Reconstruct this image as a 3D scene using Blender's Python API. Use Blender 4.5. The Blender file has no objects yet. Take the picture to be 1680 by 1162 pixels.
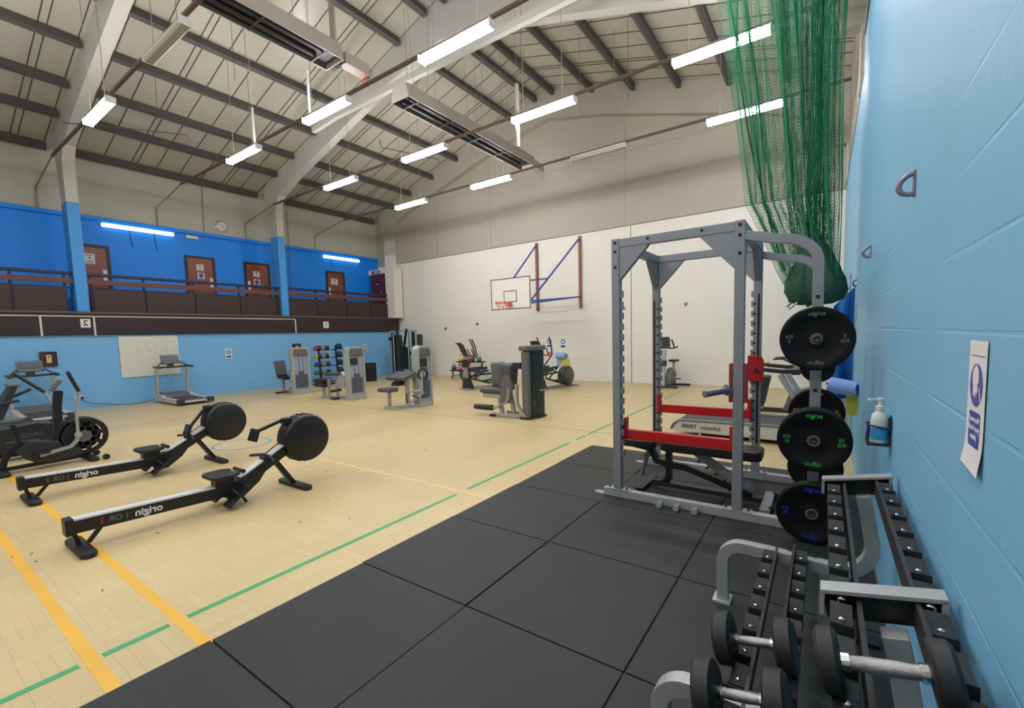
EXPOSURE = 1.07
import bpy, bmesh, math, random
from mathutils import Vector, Matrix
random.seed(7)
C = bpy.context.scene.collection
PI = math.pi

# ------------------------------------------------------------------ materials
def lin(h):
    h = h.lstrip('#'); v = [int(h[i:i+2], 16)/255 for i in (0, 2, 4)]
    return tuple((c/12.92 if c <= .04045 else ((c+.055)/1.055)**2.4) for c in v) + (1,)

def nt(name):
    m = bpy.data.materials.new(name); m.use_nodes = True
    return m, m.node_tree.nodes, m.node_tree.links, m.node_tree.nodes['Principled BSDF']

def mat(name, col, rough=.5, metal=0., var=.12, scale=8., bump=0., bscale=60., spec=.5, coat=0.):
    m, N, L, B = nt(name)
    c = lin(col)
    tc = N.new('ShaderNodeTexCoord'); no = N.new('ShaderNodeTexNoise')
    no.inputs['Scale'].default_value = scale; no.inputs['Detail'].default_value = 4
    L.new(tc.outputs['Object'], no.inputs['Vector'])
    mx = N.new('ShaderNodeMix'); mx.data_type = 'RGBA'
    mx.inputs[6].default_value = tuple(x*(1-var) for x in c[:3]) + (1,)
    mx.inputs[7].default_value = tuple(min(1, x*(1+var)) for x in c[:3]) + (1,)
    L.new(no.outputs['Fac'], mx.inputs[0]); L.new(mx.outputs[2], B.inputs['Base Color'])
    B.inputs['Roughness'].default_value = rough; B.inputs['Metallic'].default_value = metal
    B.inputs['Specular IOR Level'].default_value = spec
    B.inputs['Coat Weight'].default_value = coat
    if bump:
        n2 = N.new('ShaderNodeTexNoise'); n2.inputs['Scale'].default_value = bscale; n2.inputs['Detail'].default_value = 3
        L.new(tc.outputs['Object'], n2.inputs['Vector'])
        b = N.new('ShaderNodeBump'); b.inputs['Strength'].default_value = bump; b.inputs['Distance'].default_value = .004
        L.new(n2.outputs['Fac'], b.inputs['Height']); L.new(b.outputs['Normal'], B.inputs['Normal'])
    return m

def blockwall(name, col, joint, axis, bw=.45, bh=.225, jw=.012, rough=.6, bump=.35, amt=.35, var=.06):
    """painted block or brick wall; axis = which world axis runs along the wall"""
    m, N, L, B = nt(name)
    tc = N.new('ShaderNodeTexCoord'); sp = N.new('ShaderNodeSeparateXYZ'); cb = N.new('ShaderNodeCombineXYZ')
    L.new(tc.outputs['Object'], sp.inputs[0])
    L.new(sp.outputs[0 if axis == 'x' else 1], cb.inputs[0]); L.new(sp.outputs[2], cb.inputs[1])
    br = N.new('ShaderNodeTexBrick'); br.inputs['Scale'].default_value = 1
    br.inputs['Brick Width'].default_value = bw; br.inputs['Row Height'].default_value = bh
    br.inputs['Mortar Size'].default_value = jw; br.inputs['Mortar Smooth'].default_value = .6
    br.inputs['Color1'].default_value = (1, 1, 1, 1); br.inputs['Color2'].default_value = (1, 1, 1, 1); br.inputs['Mortar'].default_value = (0, 0, 0, 1)
    L.new(cb.outputs[0], br.inputs['Vector'])
    no = N.new('ShaderNodeTexNoise'); no.inputs['Scale'].default_value = 1.3; no.inputs['Detail'].default_value = 8; no.inputs['Roughness'].default_value = .65
    L.new(tc.outputs['Object'], no.inputs['Vector'])
    c = lin(col); j = lin(joint)
    mv = N.new('ShaderNodeMix'); mv.data_type = 'RGBA'
    mv.inputs[6].default_value = tuple(x*(1-var) for x in c[:3])+(1,); mv.inputs[7].default_value = tuple(min(1, x*(1+var)) for x in c[:3])+(1,)
    L.new(no.outputs['Fac'], mv.inputs[0])
    mj = N.new('ShaderNodeMix'); mj.data_type = 'RGBA'
    mu = N.new('ShaderNodeMath'); mu.operation = 'MULTIPLY'; mr = N.new('ShaderNodeMapRange'); mr.inputs['From Min'].default_value = .42; mr.inputs['From Max'].default_value = .62; mr.inputs['To Max'].default_value = amt; L.new(no.outputs['Fac'], mr.inputs['Value']); L.new(mr.outputs[0], mu.inputs[1])
    L.new(br.outputs['Fac'], mu.inputs[0]); L.new(mu.outputs[0], mj.inputs[0])
    L.new(mv.outputs[2], mj.inputs[6]); mj.inputs[7].default_value = j
    L.new(mj.outputs[2], B.inputs['Base Color'])
    fn = N.new('ShaderNodeTexNoise'); fn.inputs['Scale'].default_value = 28; fn.inputs['Detail'].default_value = 6
    L.new(tc.outputs['Object'], fn.inputs['Vector'])
    ad = N.new('ShaderNodeMath'); ad.operation = 'MULTIPLY_ADD'; ad.inputs[1].default_value = .35
    L.new(fn.outputs['Fac'], ad.inputs[0]); 
    iv = N.new('ShaderNodeMath'); iv.operation = 'SUBTRACT'; iv.inputs[0].default_value = 1
    L.new(mu.outputs[0], iv.inputs[1]); L.new(iv.outputs[0], ad.inputs[2])
    bp = N.new('ShaderNodeBump'); bp.inputs['Strength'].default_value = bump; bp.inputs['Distance'].default_value = .006
    L.new(ad.outputs[0], bp.inputs['Height']); L.new(bp.outputs['Normal'], B.inputs['Normal'])
    B.inputs['Roughness'].default_value = rough
    return m

def floor_mat():
    m, N, L, B = nt('pale_wood_block_floor')
    tc = N.new('ShaderNodeTexCoord')
    # basket weave: checker of two plank directions
    ch = N.new('ShaderNodeTexChecker'); ch.inputs['Scale'].default_value = 1/.30
    L.new(tc.outputs['Object'], ch.inputs['Vector'])
    outs = []
    for rot in (0, PI/2):
        mp = N.new('ShaderNodeMapping'); mp.inputs['Rotation'].default_value = (0, 0, rot)
        L.new(tc.outputs['Object'], mp.inputs['Vector'])
        b = N.new('ShaderNodeTexBrick'); b.offset = 0; b.inputs['Scale'].default_value = 1
        b.inputs['Brick Width'].default_value = .30; b.inputs['Row Height'].default_value = .06
        b.inputs['Mortar Size'].default_value = .0016; b.inputs['Mortar Smooth'].default_value = .3
        b.inputs['Color1'].default_value = (.30, .30, .30, 1); b.inputs['Color2'].default_value = (.8, .8, .8, 1); b.inputs['Mortar'].default_value = (0, 0, 0, 1)
        L.new(mp.outputs[0], b.inputs['Vector']); outs.append(b)
    mc = N.new('ShaderNodeMix'); mc.data_type = 'RGBA'; L.new(ch.outputs['Fac'], mc.inputs[0])
    L.new(outs[0].outputs['Color'], mc.inputs[6]); L.new(outs[1].outputs['Color'], mc.inputs[7])
    rp = N.new('ShaderNodeValToRGB'); rp.color_ramp.elements[0].position = 0; rp.color_ramp.elements[0].color = lin('#b29e6d')
    rp.color_ramp.elements[1].position = 1; rp.color_ramp.elements[1].color = lin('#cdbb8d')
    e = rp.color_ramp.elements.new(.3); e.color = lin('#c8b380')
    L.new(mc.outputs[2], rp.inputs['Fac'])
    no = N.new('ShaderNodeTexNoise'); no.inputs['Scale'].default_value = .6; no.inputs['Detail'].default_value = 9; no.inputs['Roughness'].default_value = .6
    mp = N.new('ShaderNodeMapping'); mp.inputs['Scale'].default_value = (1, .35, 1); L.new(tc.outputs['Object'], mp.inputs['Vector']); L.new(mp.outputs[0], no.inputs['Vector'])
    r2 = N.new('ShaderNodeValToRGB'); r2.color_ramp.elements[0].position = .3; r2.color_ramp.elements[0].color = (.80, .79, .76, 1)
    r2.color_ramp.elements[1].position = .7; r2.color_ramp.elements[1].color = (1, 1, 1, 1)
    L.new(no.outputs['Fac'], r2.inputs['Fac'])
    mm = N.new('ShaderNodeMix'); mm.data_type = 'RGBA'; mm.blend_type = 'MULTIPLY'; mm.inputs[0].default_value = 1
    L.new(rp.outputs['Color'], mm.inputs[6]); L.new(r2.outputs['Color'], mm.inputs[7])
    L.new(mm.outputs[2], B.inputs['Base Color'])
    rr = N.new('ShaderNodeMapRange'); rr.inputs['To Min'].default_value = .30; rr.inputs['To Max'].default_value = .50
    L.new(no.outputs['Fac'], rr.inputs['Value']); L.new(rr.outputs[0], B.inputs['Roughness'])
    bp = N.new('ShaderNodeBump'); bp.inputs['Strength'].default_value = .12; bp.inputs['Distance'].default_value = .002
    L.new(mc.outputs[2], bp.inputs['Height']); L.new(bp.outputs['Normal'], B.inputs['Normal'])
    return m

def emit(name, col, s):
    m, N, L, B = nt(name)
    B.inputs['Base Color'].default_value = (.8, .8, .8, 1)
    B.inputs['Emission Color'].default_value = lin(col); B.inputs['Emission Strength'].default_value = s
    return m

def rubber_mat():
    m = mat('speckled_rubber_tile', '#262927', rough=.55, var=.30, scale=2.3, bump=.35, bscale=240, spec=.35)
    return m

def streaked(name, c1, c2, scale=6, stretch=(1, 1, 12), rough=.45):
    m, N, L, B = nt(name)
    tc = N.new('ShaderNodeTexCoord'); mp = N.new('ShaderNodeMapping'); mp.inputs['Scale'].default_value = (stretch[0], stretch[1], 1/stretch[2])
    no = N.new('ShaderNodeTexNoise'); no.inputs['Scale'].default_value = scale; no.inputs['Detail'].default_value = 6; no.inputs['Distortion'].default_value = .4
    L.new(tc.outputs['Object'], mp.inputs['Vector']); L.new(mp.outputs[0], no.inputs['Vector'])
    mx = N.new('ShaderNodeMix'); mx.data_type = 'RGBA'; mx.inputs[6].default_value = lin(c1); mx.inputs[7].default_value = lin(c2)
    L.new(no.outputs['Fac'], mx.inputs[0]); L.new(mx.outputs[2], B.inputs['Base Color']); B.inputs['Roughness'].default_value = rough
    return m

M = dict(
 floor=floor_mat(),
 rubber=rubber_mat(),
 blue_wall=blockwall('light_blue_painted_block', '#74b0d0', '#86bedb', 'y', 40., .225, .007, rough=.5, bump=.55, amt=.55, var=.09),
 blue_low=blockwall('light_blue_painted_brick', '#70add9', '#7cb6df', 'y', .45, .225, .008, rough=.55, bump=.3, amt=.3, var=.04),
 blue_bright=mat('bright_blue_paint', '#028af4', .5, var=.05, scale=1.2, bump=.1),
 blue_col=mat('mid_blue_paint', '#3f93d6', .5, var=.05, scale=2, bump=.1),
 white_wall=blockwall('white_painted_block', '#dcd9cb', '#c9c6b8', 'x', .45, .225, .006, rough=.6, bump=.3, amt=.22, var=.04),
 cream=mat('cream_painted_boarding', '#a6a190', .6, var=.05, scale=.8, bump=.1, bscale=20),
 cream_wall=blockwall('cream_painted_brick', '#bab8a9', '#adab9b', 'y', .45, .225, .008, rough=.6, bump=.3, amt=.25, var=.07),
 concrete=mat('painted_concrete', '#b9b8ad', .55, var=.07, scale=1.1, bump=.15, bscale=12),
 roofpanel=mat('roof_lining_board', '#b4b2a1', .24, var=.10, scale=.7, bump=.05),
 purlin=mat('grey_purlin_steel', '#55524e', .6, var=.15, scale=4),
 dark_line=mat('dark_joint_strip', '#3f3d38', .6),
 fascia=mat('dark_brown_paint', '#2b1b1a', .4, var=.08, scale=3),
 brown_panel=mat('dark_brown_board', '#38211b', .45, var=.10, scale=3),
 rail_wood=streaked('brown_wood_rail', '#5a2f25', '#6f3d30', 5, (4, 1, 4)),
 rail_steel=mat('navy_railing_steel', '#131c3a', .45),
 door_wood=streaked('red_brown_door_wood', '#7a3a22', '#93492b', 5, (1, 6, 8), .35),
 door_maroon=mat('maroon_door_paint', '#521a1e', .4, var=.08),
 door_frame=mat('dark_door_frame', '#2a1a1c', .45),
 white=mat('white_plastic', '#dddbd6', .4, var=.03),
 paper=mat('white_paper', '#d9d7d3', .6, var=.04),
 conduit=mat('painted_conduit', '#8e887b', .45, var=.1, metal=.1),
 conduit_dark=mat('dark_conduit', '#5a4a3e', .5, var=.15),
 conduit_white=mat('white_conduit', '#cfcabb', .5, var=.05),
 lamp=emit('fluorescent_diffuser_lit', '#fbf8ff', 30.),
 lamp_wall=emit('wall_batten_lit', '#fff6ee', 1.6),
 lamp_off=mat('fluorescent_diffuser_unlit', '#a9a79b', .4, var=.04),
 galv=mat('galvanised_sheet', '#a8a093', .5, metal=.1, var=.12, scale=5),
 heater_dark=mat('dark_radiant_tube', '#1f1d1a', .55, var=.25, scale=4),
 heater_grille=mat('dull_reflector', '#37332d', .6, metal=.0, var=.2),
 rack_grey=mat('silver_grey_powder_coat', '#85878a', .42, metal=.15, var=.05, scale=6, bump=.08, bscale=300),
 silver=mat('silver_painted_steel', '#a6a8a6', .35, metal=.3, var=.06),
 bright_rail=mat('bright_aluminium_rail', '#d3d6d6', .3, metal=.1, var=.03),
 chrome=mat('polished_chrome', '#c9c9c9', .12, metal=1., var=.03),
 knurl=mat('knurled_steel', '#a9a7a2', .38, metal=1., var=.1, scale=80, bump=.5, bscale=500),
 steel=mat('worn_bare_steel', '#8a8790', .3, metal=.9, var=.12),
 black=mat('black_plastic', '#141415', .45, var=.15),
 blackrub=mat('black_rubber', '#1b1c1c', .6, var=.12, bump=.15, bscale=200),
 black_metal=mat('black_powder_coat', '#121213', .4, var=.1),
 brown_metal=mat('dark_taupe_powder_coat', '#2c2826', .45, var=.08),
 pad=mat('grey_vinyl_pad', '#484a4d', .5, var=.08, bump=.1, bscale=150),
 pad_black=mat('black_vinyl_pad', '#1c1c1d', .4, var=.1, bump=.1, bscale=150),
 red=mat('red_powder_coat', '#b4141c', .35, var=.06),
 red_dark=mat('dark_red_powder_coat', '#8a2a30', .45, var=.06),
 brass=mat('yellow_brass_pin', '#c9b25a', .3, metal=.7),
 green_tape=mat('green_court_tape', '#3f9a5f', .45, var=.08, scale=5),
 yellow_tape=mat('yellow_court_paint', '#dba93a', .45, var=.12, scale=3),
 yellow_faint=mat('faded_yellow_court_paint', '#d2b87c', .45, var=.1, scale=3),
 black_line=mat('thin_grey_court_line', '#86836f', .5, var=.1),
 blue_line=mat('blue_court_line', '#5f93a8', .45, var=.1),
 net=mat('green_net_cord', '#0f7a4f', .6, var=.2, scale=12),
 plate=mat('black_bumper_rubber', '#0b0c0c', .55, var=.4, scale=90, bump=.2, bscale=300, spec=.2),
 net_dark=mat('dark_green_net_cord', '#083f2b', .7, var=.3, scale=20, bump=.8, bscale=60),
 fabric_blue=mat('blue_curtain_cloth', '#1668b4', .75, var=.12, scale=4, bump=.3, bscale=300),
 hoop_blue=mat('blue_hoop_steel', '#27489a', .45, var=.08),
 hoop_wood=streaked('brown_mounting_timber', '#7a4434', '#935544', 6, (3, 3, 6)),
 board=mat('white_backboard', '#dcd9cc', .4, var=.03),
 orange=mat('orange_hoop_steel', '#d2583c', .45),
 mach=mat('warm_silver_machine_steel', '#ababa3', .38, metal=.35, var=.08),
 mach_dark=mat('charcoal_machine_cover', '#2a2c2b', .4, var=.1),
 mach_mid=mat('mid_grey_machine_plastic', '#5c5c58', .45, var=.08),
 plexi=mat('smoky_grey_guard', '#8d99a6', .2, var=.06),
 stack=mat('dark_weight_stack', '#474c54', .45, var=.1, scale=30),
 teal_guard=mat('dark_teal_guard', '#1f2c2e', .3, var=.1),
 screen=mat('dark_glass_screen', '#1f2628', .12, var=.05),
 screen_grey=mat('grey_console_face', '#4c5a60', .25, var=.1),
 belt=mat('dark_running_belt', '#3e3c40', .6, var=.08, bump=.2, bscale=300),
 mach_white=mat('off_white_side_cover', '#b9b7ac', .35, var=.05),
 wb=mat('whiteboard_surface', '#cfcfc2', .3, var=.03, scale=2),
 ink=mat('grey_marker_ink', '#7d8078', .6),
 brown_box=mat('brown_backing_board', '#4a2021', .5, var=.12),
 cream_plastic=mat('cream_plastic', '#cdbf8f', .45),
 sign_blue=mat('sign_blue_print', '#27489c', .5, var=.03),
 sign_violet=mat('sign_violet_print', '#4b4a9e', .5, var=.03),
 green_sign=mat('green_exit_print', '#4f8f6a', .5),
 yel=mat('yellow_cloth', '#c9c94a', .8, var=.1), roll=mat('blue_paper_roll', '#8fb0e8', .7, var=.04),
 k_yellow=mat('yellow_vinyl', '#d8b22c', .45), k_red=mat('red_vinyl', '#c23a44', .45), k_green=mat('green_vinyl', '#2f7a5a', .45),
 k_pink=mat('pink_vinyl', '#d0687a', .45), k_orange=mat('orange_vinyl', '#d2663a', .45), k_teal=mat('dark_teal_vinyl', '#35565a', .45),
 k_blue=mat('blue_vinyl', '#2b3f8c', .45), k_clear=mat('pale_green_plastic', '#a8c2a8', .35),
 txt_white=mat('white_print', '#d8d8d6', .5, var=.02), txt_grey=mat('grey_print', '#6c7274', .5, var=.02), txt_red=mat('red_print', '#c02838', .5, var=.02),
 txt_green=mat('green_print', '#1fae3a', .5, var=.02), txt_blue=mat('blue_print', '#2437b8', .5, var=.02), txt_yellow=mat('yellow_print', '#b98f20', .5, var=.02),
 txt_black=mat('black_print', '#1c1c20', .5, var=.02),
 gel=mat('clear_gel', '#bfcac4', .15, var=.03), label_blue=mat('blue_bottle_label', '#2f8fc4', .4, var=.03),
 purple=mat('dark_navy_paint_line', '#1e1c3a', .5),
 cable=mat('black_cable', '#2c3136', .5),
)

# ------------------------------------------------------------------ mesh helpers
def frame_z(d, up=Vector((0, 0, 1))):
    d = Vector(d).normalized(); up = Vector(up)
    if abs(d.dot(up.normalized())) > .98: up = Vector((1, 0, 0)) if abs(d.x) < .9 else Vector((0, 1, 0))
    a = up.cross(d).normalized(); b = d.cross(a).normalized()
    return a, b, d          # a = side, b = up-ish, d = forward

class MB:
    def __init__(s): s.bm = bmesh.new()
    def face(s, pts): return s.bm.faces.new([s.bm.verts.new(Vector(p)) for p in pts])
    def box(s, c, size, rot=None):
        c = Vector(c); h = Vector(size)/2; R = rot if rot else Matrix.Identity(3)
        if isinstance(rot, tuple):
            from mathutils import Euler
            R = Euler(rot).to_matrix()
        v = [s.bm.verts.new(c + R @ Vector((x*h.x, y*h.y, z*h.z))) for x in (-1, 1) for y in (-1, 1) for z in (-1, 1)]
        for f in ((0, 1, 3, 2), (4, 6, 7, 5), (0, 4, 5, 1), (2, 3, 7, 6), (0, 2, 6, 4), (1, 5, 7, 3)):
            s.bm.faces.new([v[i] for i in f])
        return s
    def bb(s, x0, x1, y0, y1, z0, z1): return s.box(((x0+x1)/2, (y0+y1)/2, (z0+z1)/2), (abs(x1-x0), abs(y1-y0), abs(z1-z0)))
    def sweep(s, pts, prof, up=(0, 0, 1), closed=False, caps=True):
        """prof = list of (side, up) offsets, path pts; rotation minimising enough for plane paths"""
        pts = [Vector(p) for p in pts]; n = len(pts); rings = []
        pa = None
        for i, p in enumerate(pts):
            if closed: d = (pts[(i+1) % n]-pts[i]).normalized() + (pts[i]-pts[i-1]).normalized()
            elif i == 0: d = pts[1]-pts[0]
            elif i == n-1: d = pts[-1]-pts[-2]
            else:
                d1 = (pts[i]-pts[i-1]).normalized(); d2 = (pts[i+1]-pts[i]).normalized(); d = d1+d2
            a, b, dd = frame_z(d, up)
            if pa is not None and a.dot(pa) < 0: a, b = -a, -b
            pa = a
            k = 1.
            if (0 < i < n-1) or closed:
                d1 = (pts[i]-pts[i-1]).normalized(); c = max(.35, dd.dot(d1)); k = 1/c
                tn = (d1 - dd*dd.dot(d1))
                if tn.length > 1e-5:
                    tn.normalize()
                else: k = 1.
            ring = []
            for (u, v) in prof:
                o = a*u + b*v
                if k != 1.: o = o + tn*(o.dot(tn))*(k-1)
                ring.append(s.bm.verts.new(p+o))
            rings.append(ring)
        m = len(prof)
        rng = range(n) if closed else range(n-1)
        for i in rng:
            r0, r1 = rings[i], rings[(i+1) % n]
            for j in range(m):
                s.bm.faces.new((r0[j], r0[(j+1) % m], r1[(j+1) % m], r1[j]))
        if caps and not closed:
            s.bm.faces.new(list(reversed(rings[0]))); s.bm.faces.new(rings[-1])
        return s
    def tube(s, pts, r, n=10, closed=False, up=(0, 0, 1)):
        return s.sweep(pts, [(r*math.cos(2*PI*i/n), r*math.sin(2*PI*i/n)) for i in range(n)], up, closed)
    def bar(s, pts, w, h, up=(0, 0, 1)):
        return s.sweep(pts, [(-w/2, -h/2), (w/2, -h/2), (w/2, h/2), (-w/2, h/2)], up)
    def oval(s, pts, w, h, n=12, up=(0, 0, 1)):
        return s.sweep(pts, [(w/2*math.cos(2*PI*i/n), h/2*math.sin(2*PI*i/n)) for i in range(n)], up)
    def lathe(s, prof, o=(0, 0, 0), axis=(0, 0, 1), n=32, cap=True):
        """prof = [(r, t)] along axis"""
        a, b, d = frame_z(axis); o = Vector(o); rings = []
        for r, t in prof:
            if r < 1e-6: rings.append([s.bm.verts.new(o+d*t)])
            else: rings.append([s.bm.verts.new(o + d*t + a*r*math.cos(2*PI*i/n) + b*r*math.sin(2*PI*i/n)) for i in range(n)])
        for A, Bq in zip(rings, rings[1:]):
            for i in range(n):
                j = (i+1) % n
                if len(A) == 1 and len(Bq) == 1: break
                if len(A) == 1: s.bm.faces.new((A[0], Bq[i], Bq[j]))
                elif len(Bq) == 1: s.bm.faces.new((A[i], A[j], Bq[0]))
                else: s.bm.faces.new((A[i], A[j], Bq[j], Bq[i]))
        if cap:
            if len(rings[0]) > 1: s.bm.faces.new(list(reversed(rings[0])))
            if len(rings[-1]) > 1: s.bm.faces.new(rings[-1])
        return s
    def cyl(s, p, q, r, n=20, r2=None):
        p = Vector(p); q = Vector(q); L_ = (q-p).length
        return s.lathe([(r, 0), (r if r2 is None else r2, L_)], p, q-p, n)
    def rcyl(s, p, q, r, n=24, e=.15):
        """cylinder with rounded ends"""
        p = Vector(p); q = Vector(q); L_ = (q-p).length; k = min(r*e*2, L_/3)
        pr = [(r-k, 0)] + [(r-k+k*math.sin(a), k-k*math.cos(a)) for a in (PI/6, PI/3, PI/2)]
        pr = pr + [(r_, L_-t) for r_, t in reversed(pr)]
        return s.lathe(pr, p, q-p, n)
    def ball(s, c, r, n=16):
        k = n//2
        return s.lathe([(r*math.sin(PI*i/k), -r*math.cos(PI*i/k)) for i in range(k+1)], c, (0, 0, 1), n, cap=False)
    def prism(s, pts, axis, d0, d1):
        """polygon pts in the two other axes (x: (y,z), y: (x,z), z: (x,y)) extruded d0..d1"""
        def P(p, d):
            return (d, p[0], p[1]) if axis == 'x' else (p[0], d, p[1]) if axis == 'y' else (p[0], p[1], d)
        a = [s.bm.verts.new(P(p, d0)) for p in pts]; b = [s.bm.verts.new(P(p, d1)) for p in pts]; n = len(pts)
        s.bm.faces.new(a); s.bm.faces.new(list(reversed(b)))
        for i in range(n): s.bm.faces.new((a[i], b[i], b[(i+1) % n], a[(i+1) % n]))
        return s
    def build(s, name, m, parent=None, bevel=0., smooth=True, seg=2, loc=None, ang=.6):
        bm = s.bm
        bmesh.ops.recalc_face_normals(bm, faces=bm.faces)
        if bevel:
            es = [e for e in bm.edges if len(e.link_faces) == 2 and e.calc_face_angle(0) > .5]
            if es: bmesh.ops.bevel(bm, geom=es, offset=bevel, segments=seg, affect='EDGES', profile=.5, clamp_overlap=True)
        for f in bm.faces: f.smooth = smooth
        if smooth:
            for e in bm.edges:
                if len(e.link_faces) != 2 or e.calc_face_angle(0) > ang: e.smooth = False
        me = bpy.data.meshes.new(name); bm.to_mesh(me); bm.free()
        me.materials.append(M[m] if isinstance(m, str) else m)
        o = bpy.data.objects.new(name, me); C.objects.link(o)
        if parent: o.parent = parent
        if loc: o.location = loc
        if bevel and smooth:
            wn = o.modifiers.new('weighted', 'WEIGHTED_NORMAL'); wn.keep_sharp = True
        return o

def arc(c, r, a0, a1, n, plane='yz', x=0):
    out = []
    for i in range(n+1):
        a = a0+(a1-a0)*i/n; u = c[0]+r*math.cos(a); v = c[1]+r*math.sin(a)
        out.append((x, u, v) if plane == 'yz' else (u, x, v) if plane == 'xz' else (u, v, x))
    return out
def rrect(x0, x1, z0, z1, r, n=4):
    out = []
    for cx, cz, a in ((x1-r, z0+r, -PI/2), (x1-r, z1-r, 0), (x0+r, z1-r, PI/2), (x0+r, z0+r, PI)):
        for i in range(n+1): out.append((cx+r*math.cos(a+PI/2*i/n), cz+r*math.sin(a+PI/2*i/n)))
    return out

def thing(name, label, cat, loc=(0, 0, 0), rotz=0, group=None):
    o = bpy.data.objects.new(name, None); C.objects.link(o)
    o.location = loc; o.rotation_euler = (0, 0, rotz); o.empty_display_size = .2
    o['label'] = label; o['category'] = cat
    if group: o['group'] = group
    return o
def tag(o, label, cat, group=None, kind=None):
    o['label'] = label; o['category'] = cat
    if group: o['group'] = group
    if kind: o['kind'] = kind
    return o
def struct(o): o['kind'] = 'structure'; return o
def dup(o, parent=None, loc=None, rotz=None, label=None, group=None):
    c = o.copy(); C.objects.link(c)
    if parent: c.parent = parent
    if loc is not None: c.location = loc
    if rotz is not None: c.rotation_euler = (0, 0, rotz)
    if label: c['label'] = label
    if group: c['group'] = group
    for ch in list(o.children): dup(ch, c)
    return c

def text(body, size, m, o, run, up, parent=None, name='lettering', ext=.0006, spacing=1., bold=0., align='CENTER', loc_parent=True):
    """lettering mesh at o; run = direction the letters run in, up = letter up"""
    cu = bpy.data.curves.new('t', 'FONT'); cu.body = body; cu.size = size; cu.extrude = ext; cu.offset = bold; cu.space_character = spacing
    cu.align_x = align; cu.align_y = 'CENTER'; cu.resolution_u = 3
    ob = bpy.data.objects.new('t', cu); C.objects.link(ob)
    dg = bpy.context.evaluated_depsgraph_get(); me = bpy.data.meshes.new_from_object(ob.evaluated_get(dg))
    bpy.data.objects.remove(ob); bpy.data.curves.remove(cu)
    r = Vector(run).normalized(); u = Vector(up).normalized(); n = r.cross(u); o = Vector(o)
    for v in me.vertices:
        c = v.co.copy(); v.co = o + r*c.x + u*c.y + n*c.z
    me.materials.clear(); me.materials.append(M[m])
    ob = bpy.data.objects.new(name, me); C.objects.link(ob)
    if parent: ob.parent = parent
    return ob
# ------------------------------------------------------------------ camera
q_f, q_cy = 735.5, 610.9
cd = bpy.data.cameras.new('camera'); cam = bpy.data.objects.new('camera', cd); C.objects.link(cam)
bpy.context.scene.camera = cam
yaw, pit, rol = -0.6088, 0.0821, 0.0283
cy_, sy_ = math.cos(yaw), math.sin(yaw)
fwd = Vector((sy_*math.cos(pit), cy_*math.cos(pit), -math.sin(pit))); rt = Vector((cy_, -sy_, 0)); dn = fwd.cross(rt)
r2 = rt*math.cos(rol)+dn*math.sin(rol); d2 = dn*math.cos(rol)-rt*math.sin(rol)
mw = Matrix(((r2.x, -d2.x, -fwd.x, 0), (r2.y, -d2.y, -fwd.y, 0), (r2.z, -d2.z, -fwd.z, 1.6), (0, 0, 0, 1)))
cam.matrix_world = mw
cd.sensor_width = 36; cd.lens = q_f/1680*36; cd.shift_y = (q_cy-581)/1680; cd.clip_start = .05; cd.clip_end = 100

# ------------------------------------------------------------------ room shell
XL, XG, XR, YB, YF = -15.75, -17.0, .31, -5.0, 13.8
RX, RZ, RS = -7.8, 9.70, .302           # ridge x, z, slope
def rz(x): return RZ - (RS if x < RX else .27)*abs(x-RX)
struct(MB().bb(-17.2, .6, YB-.2, 14.0, -.2, 0).build('floor', 'floor', smooth=False))
# right wall: near lining and the far length set back a little; blue up to the dark line, cream above
struct(MB().bb(XR, .6, YB, 6.85, 0, 4.97).build('wall_right', 'blue_wall', smooth=False))
struct(MB().bb(.355, .6, 6.85, YF, 0, 4.97).build('wall_right_far', 'blue_wall', smooth=False))
struct(MB().bb(.375, .6, YB, YF, 4.97, 8.2).build('wall_right_upper', 'cream', smooth=False))
struct(MB().bb(.35, .40, YB, YF, 4.93, 4.99).build('trim_1', 'purple', smooth=False))
struct(MB().bb(.30, .6, YB, 6.86, 4.93, 4.99).build('trim_2', 'purple', smooth=False))
# far gable wall
struct(MB().bb(-17.2, .6, YF, 14.0, 0, 4.9).build('wall_far', 'white_wall', smooth=False))
struct(MB().prism([(-17.2, 4.9), (.6, 4.9), (.6, rz(.6)+.1), (RX, RZ+.1), (-17.2, rz(-17.2)+.1)], 'y', YF-.02, 14.0).build('wall_far_upper', 'cream', smooth=False))
struct(MB().bb(-15.6, .35, YF-.012, YF, 4.885, 4.91).build('trim_3', 'dark_line', smooth=False))
ln = MB()
for x in (-13.2, -10.4, -5.15, -1.6): ln.bb(x-.005, x+.005, YF-.027, YF-.02, 4.93, rz(x)-.1)
ln.bb(-12.5, .35, YF-.027, YF-.02, 7.1, 7.108)
struct(ln.build('trim_4', 'conduit', smooth=False))
struct(MB().bb(-5.0, -4.985, YF-.006, YF, 0, 4.88).build('trim_5', 'dark_line', smooth=False))
# back wall behind the camera
struct(MB().prism([(-17.2, 0), (.6, 0), (.6, rz(.6)+.1), (RX, RZ+.1), (-17.2, rz(-17.2)+.1)], 'y', YB-.2, YB).build('wall_back', 'cream', smooth=False))
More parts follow.
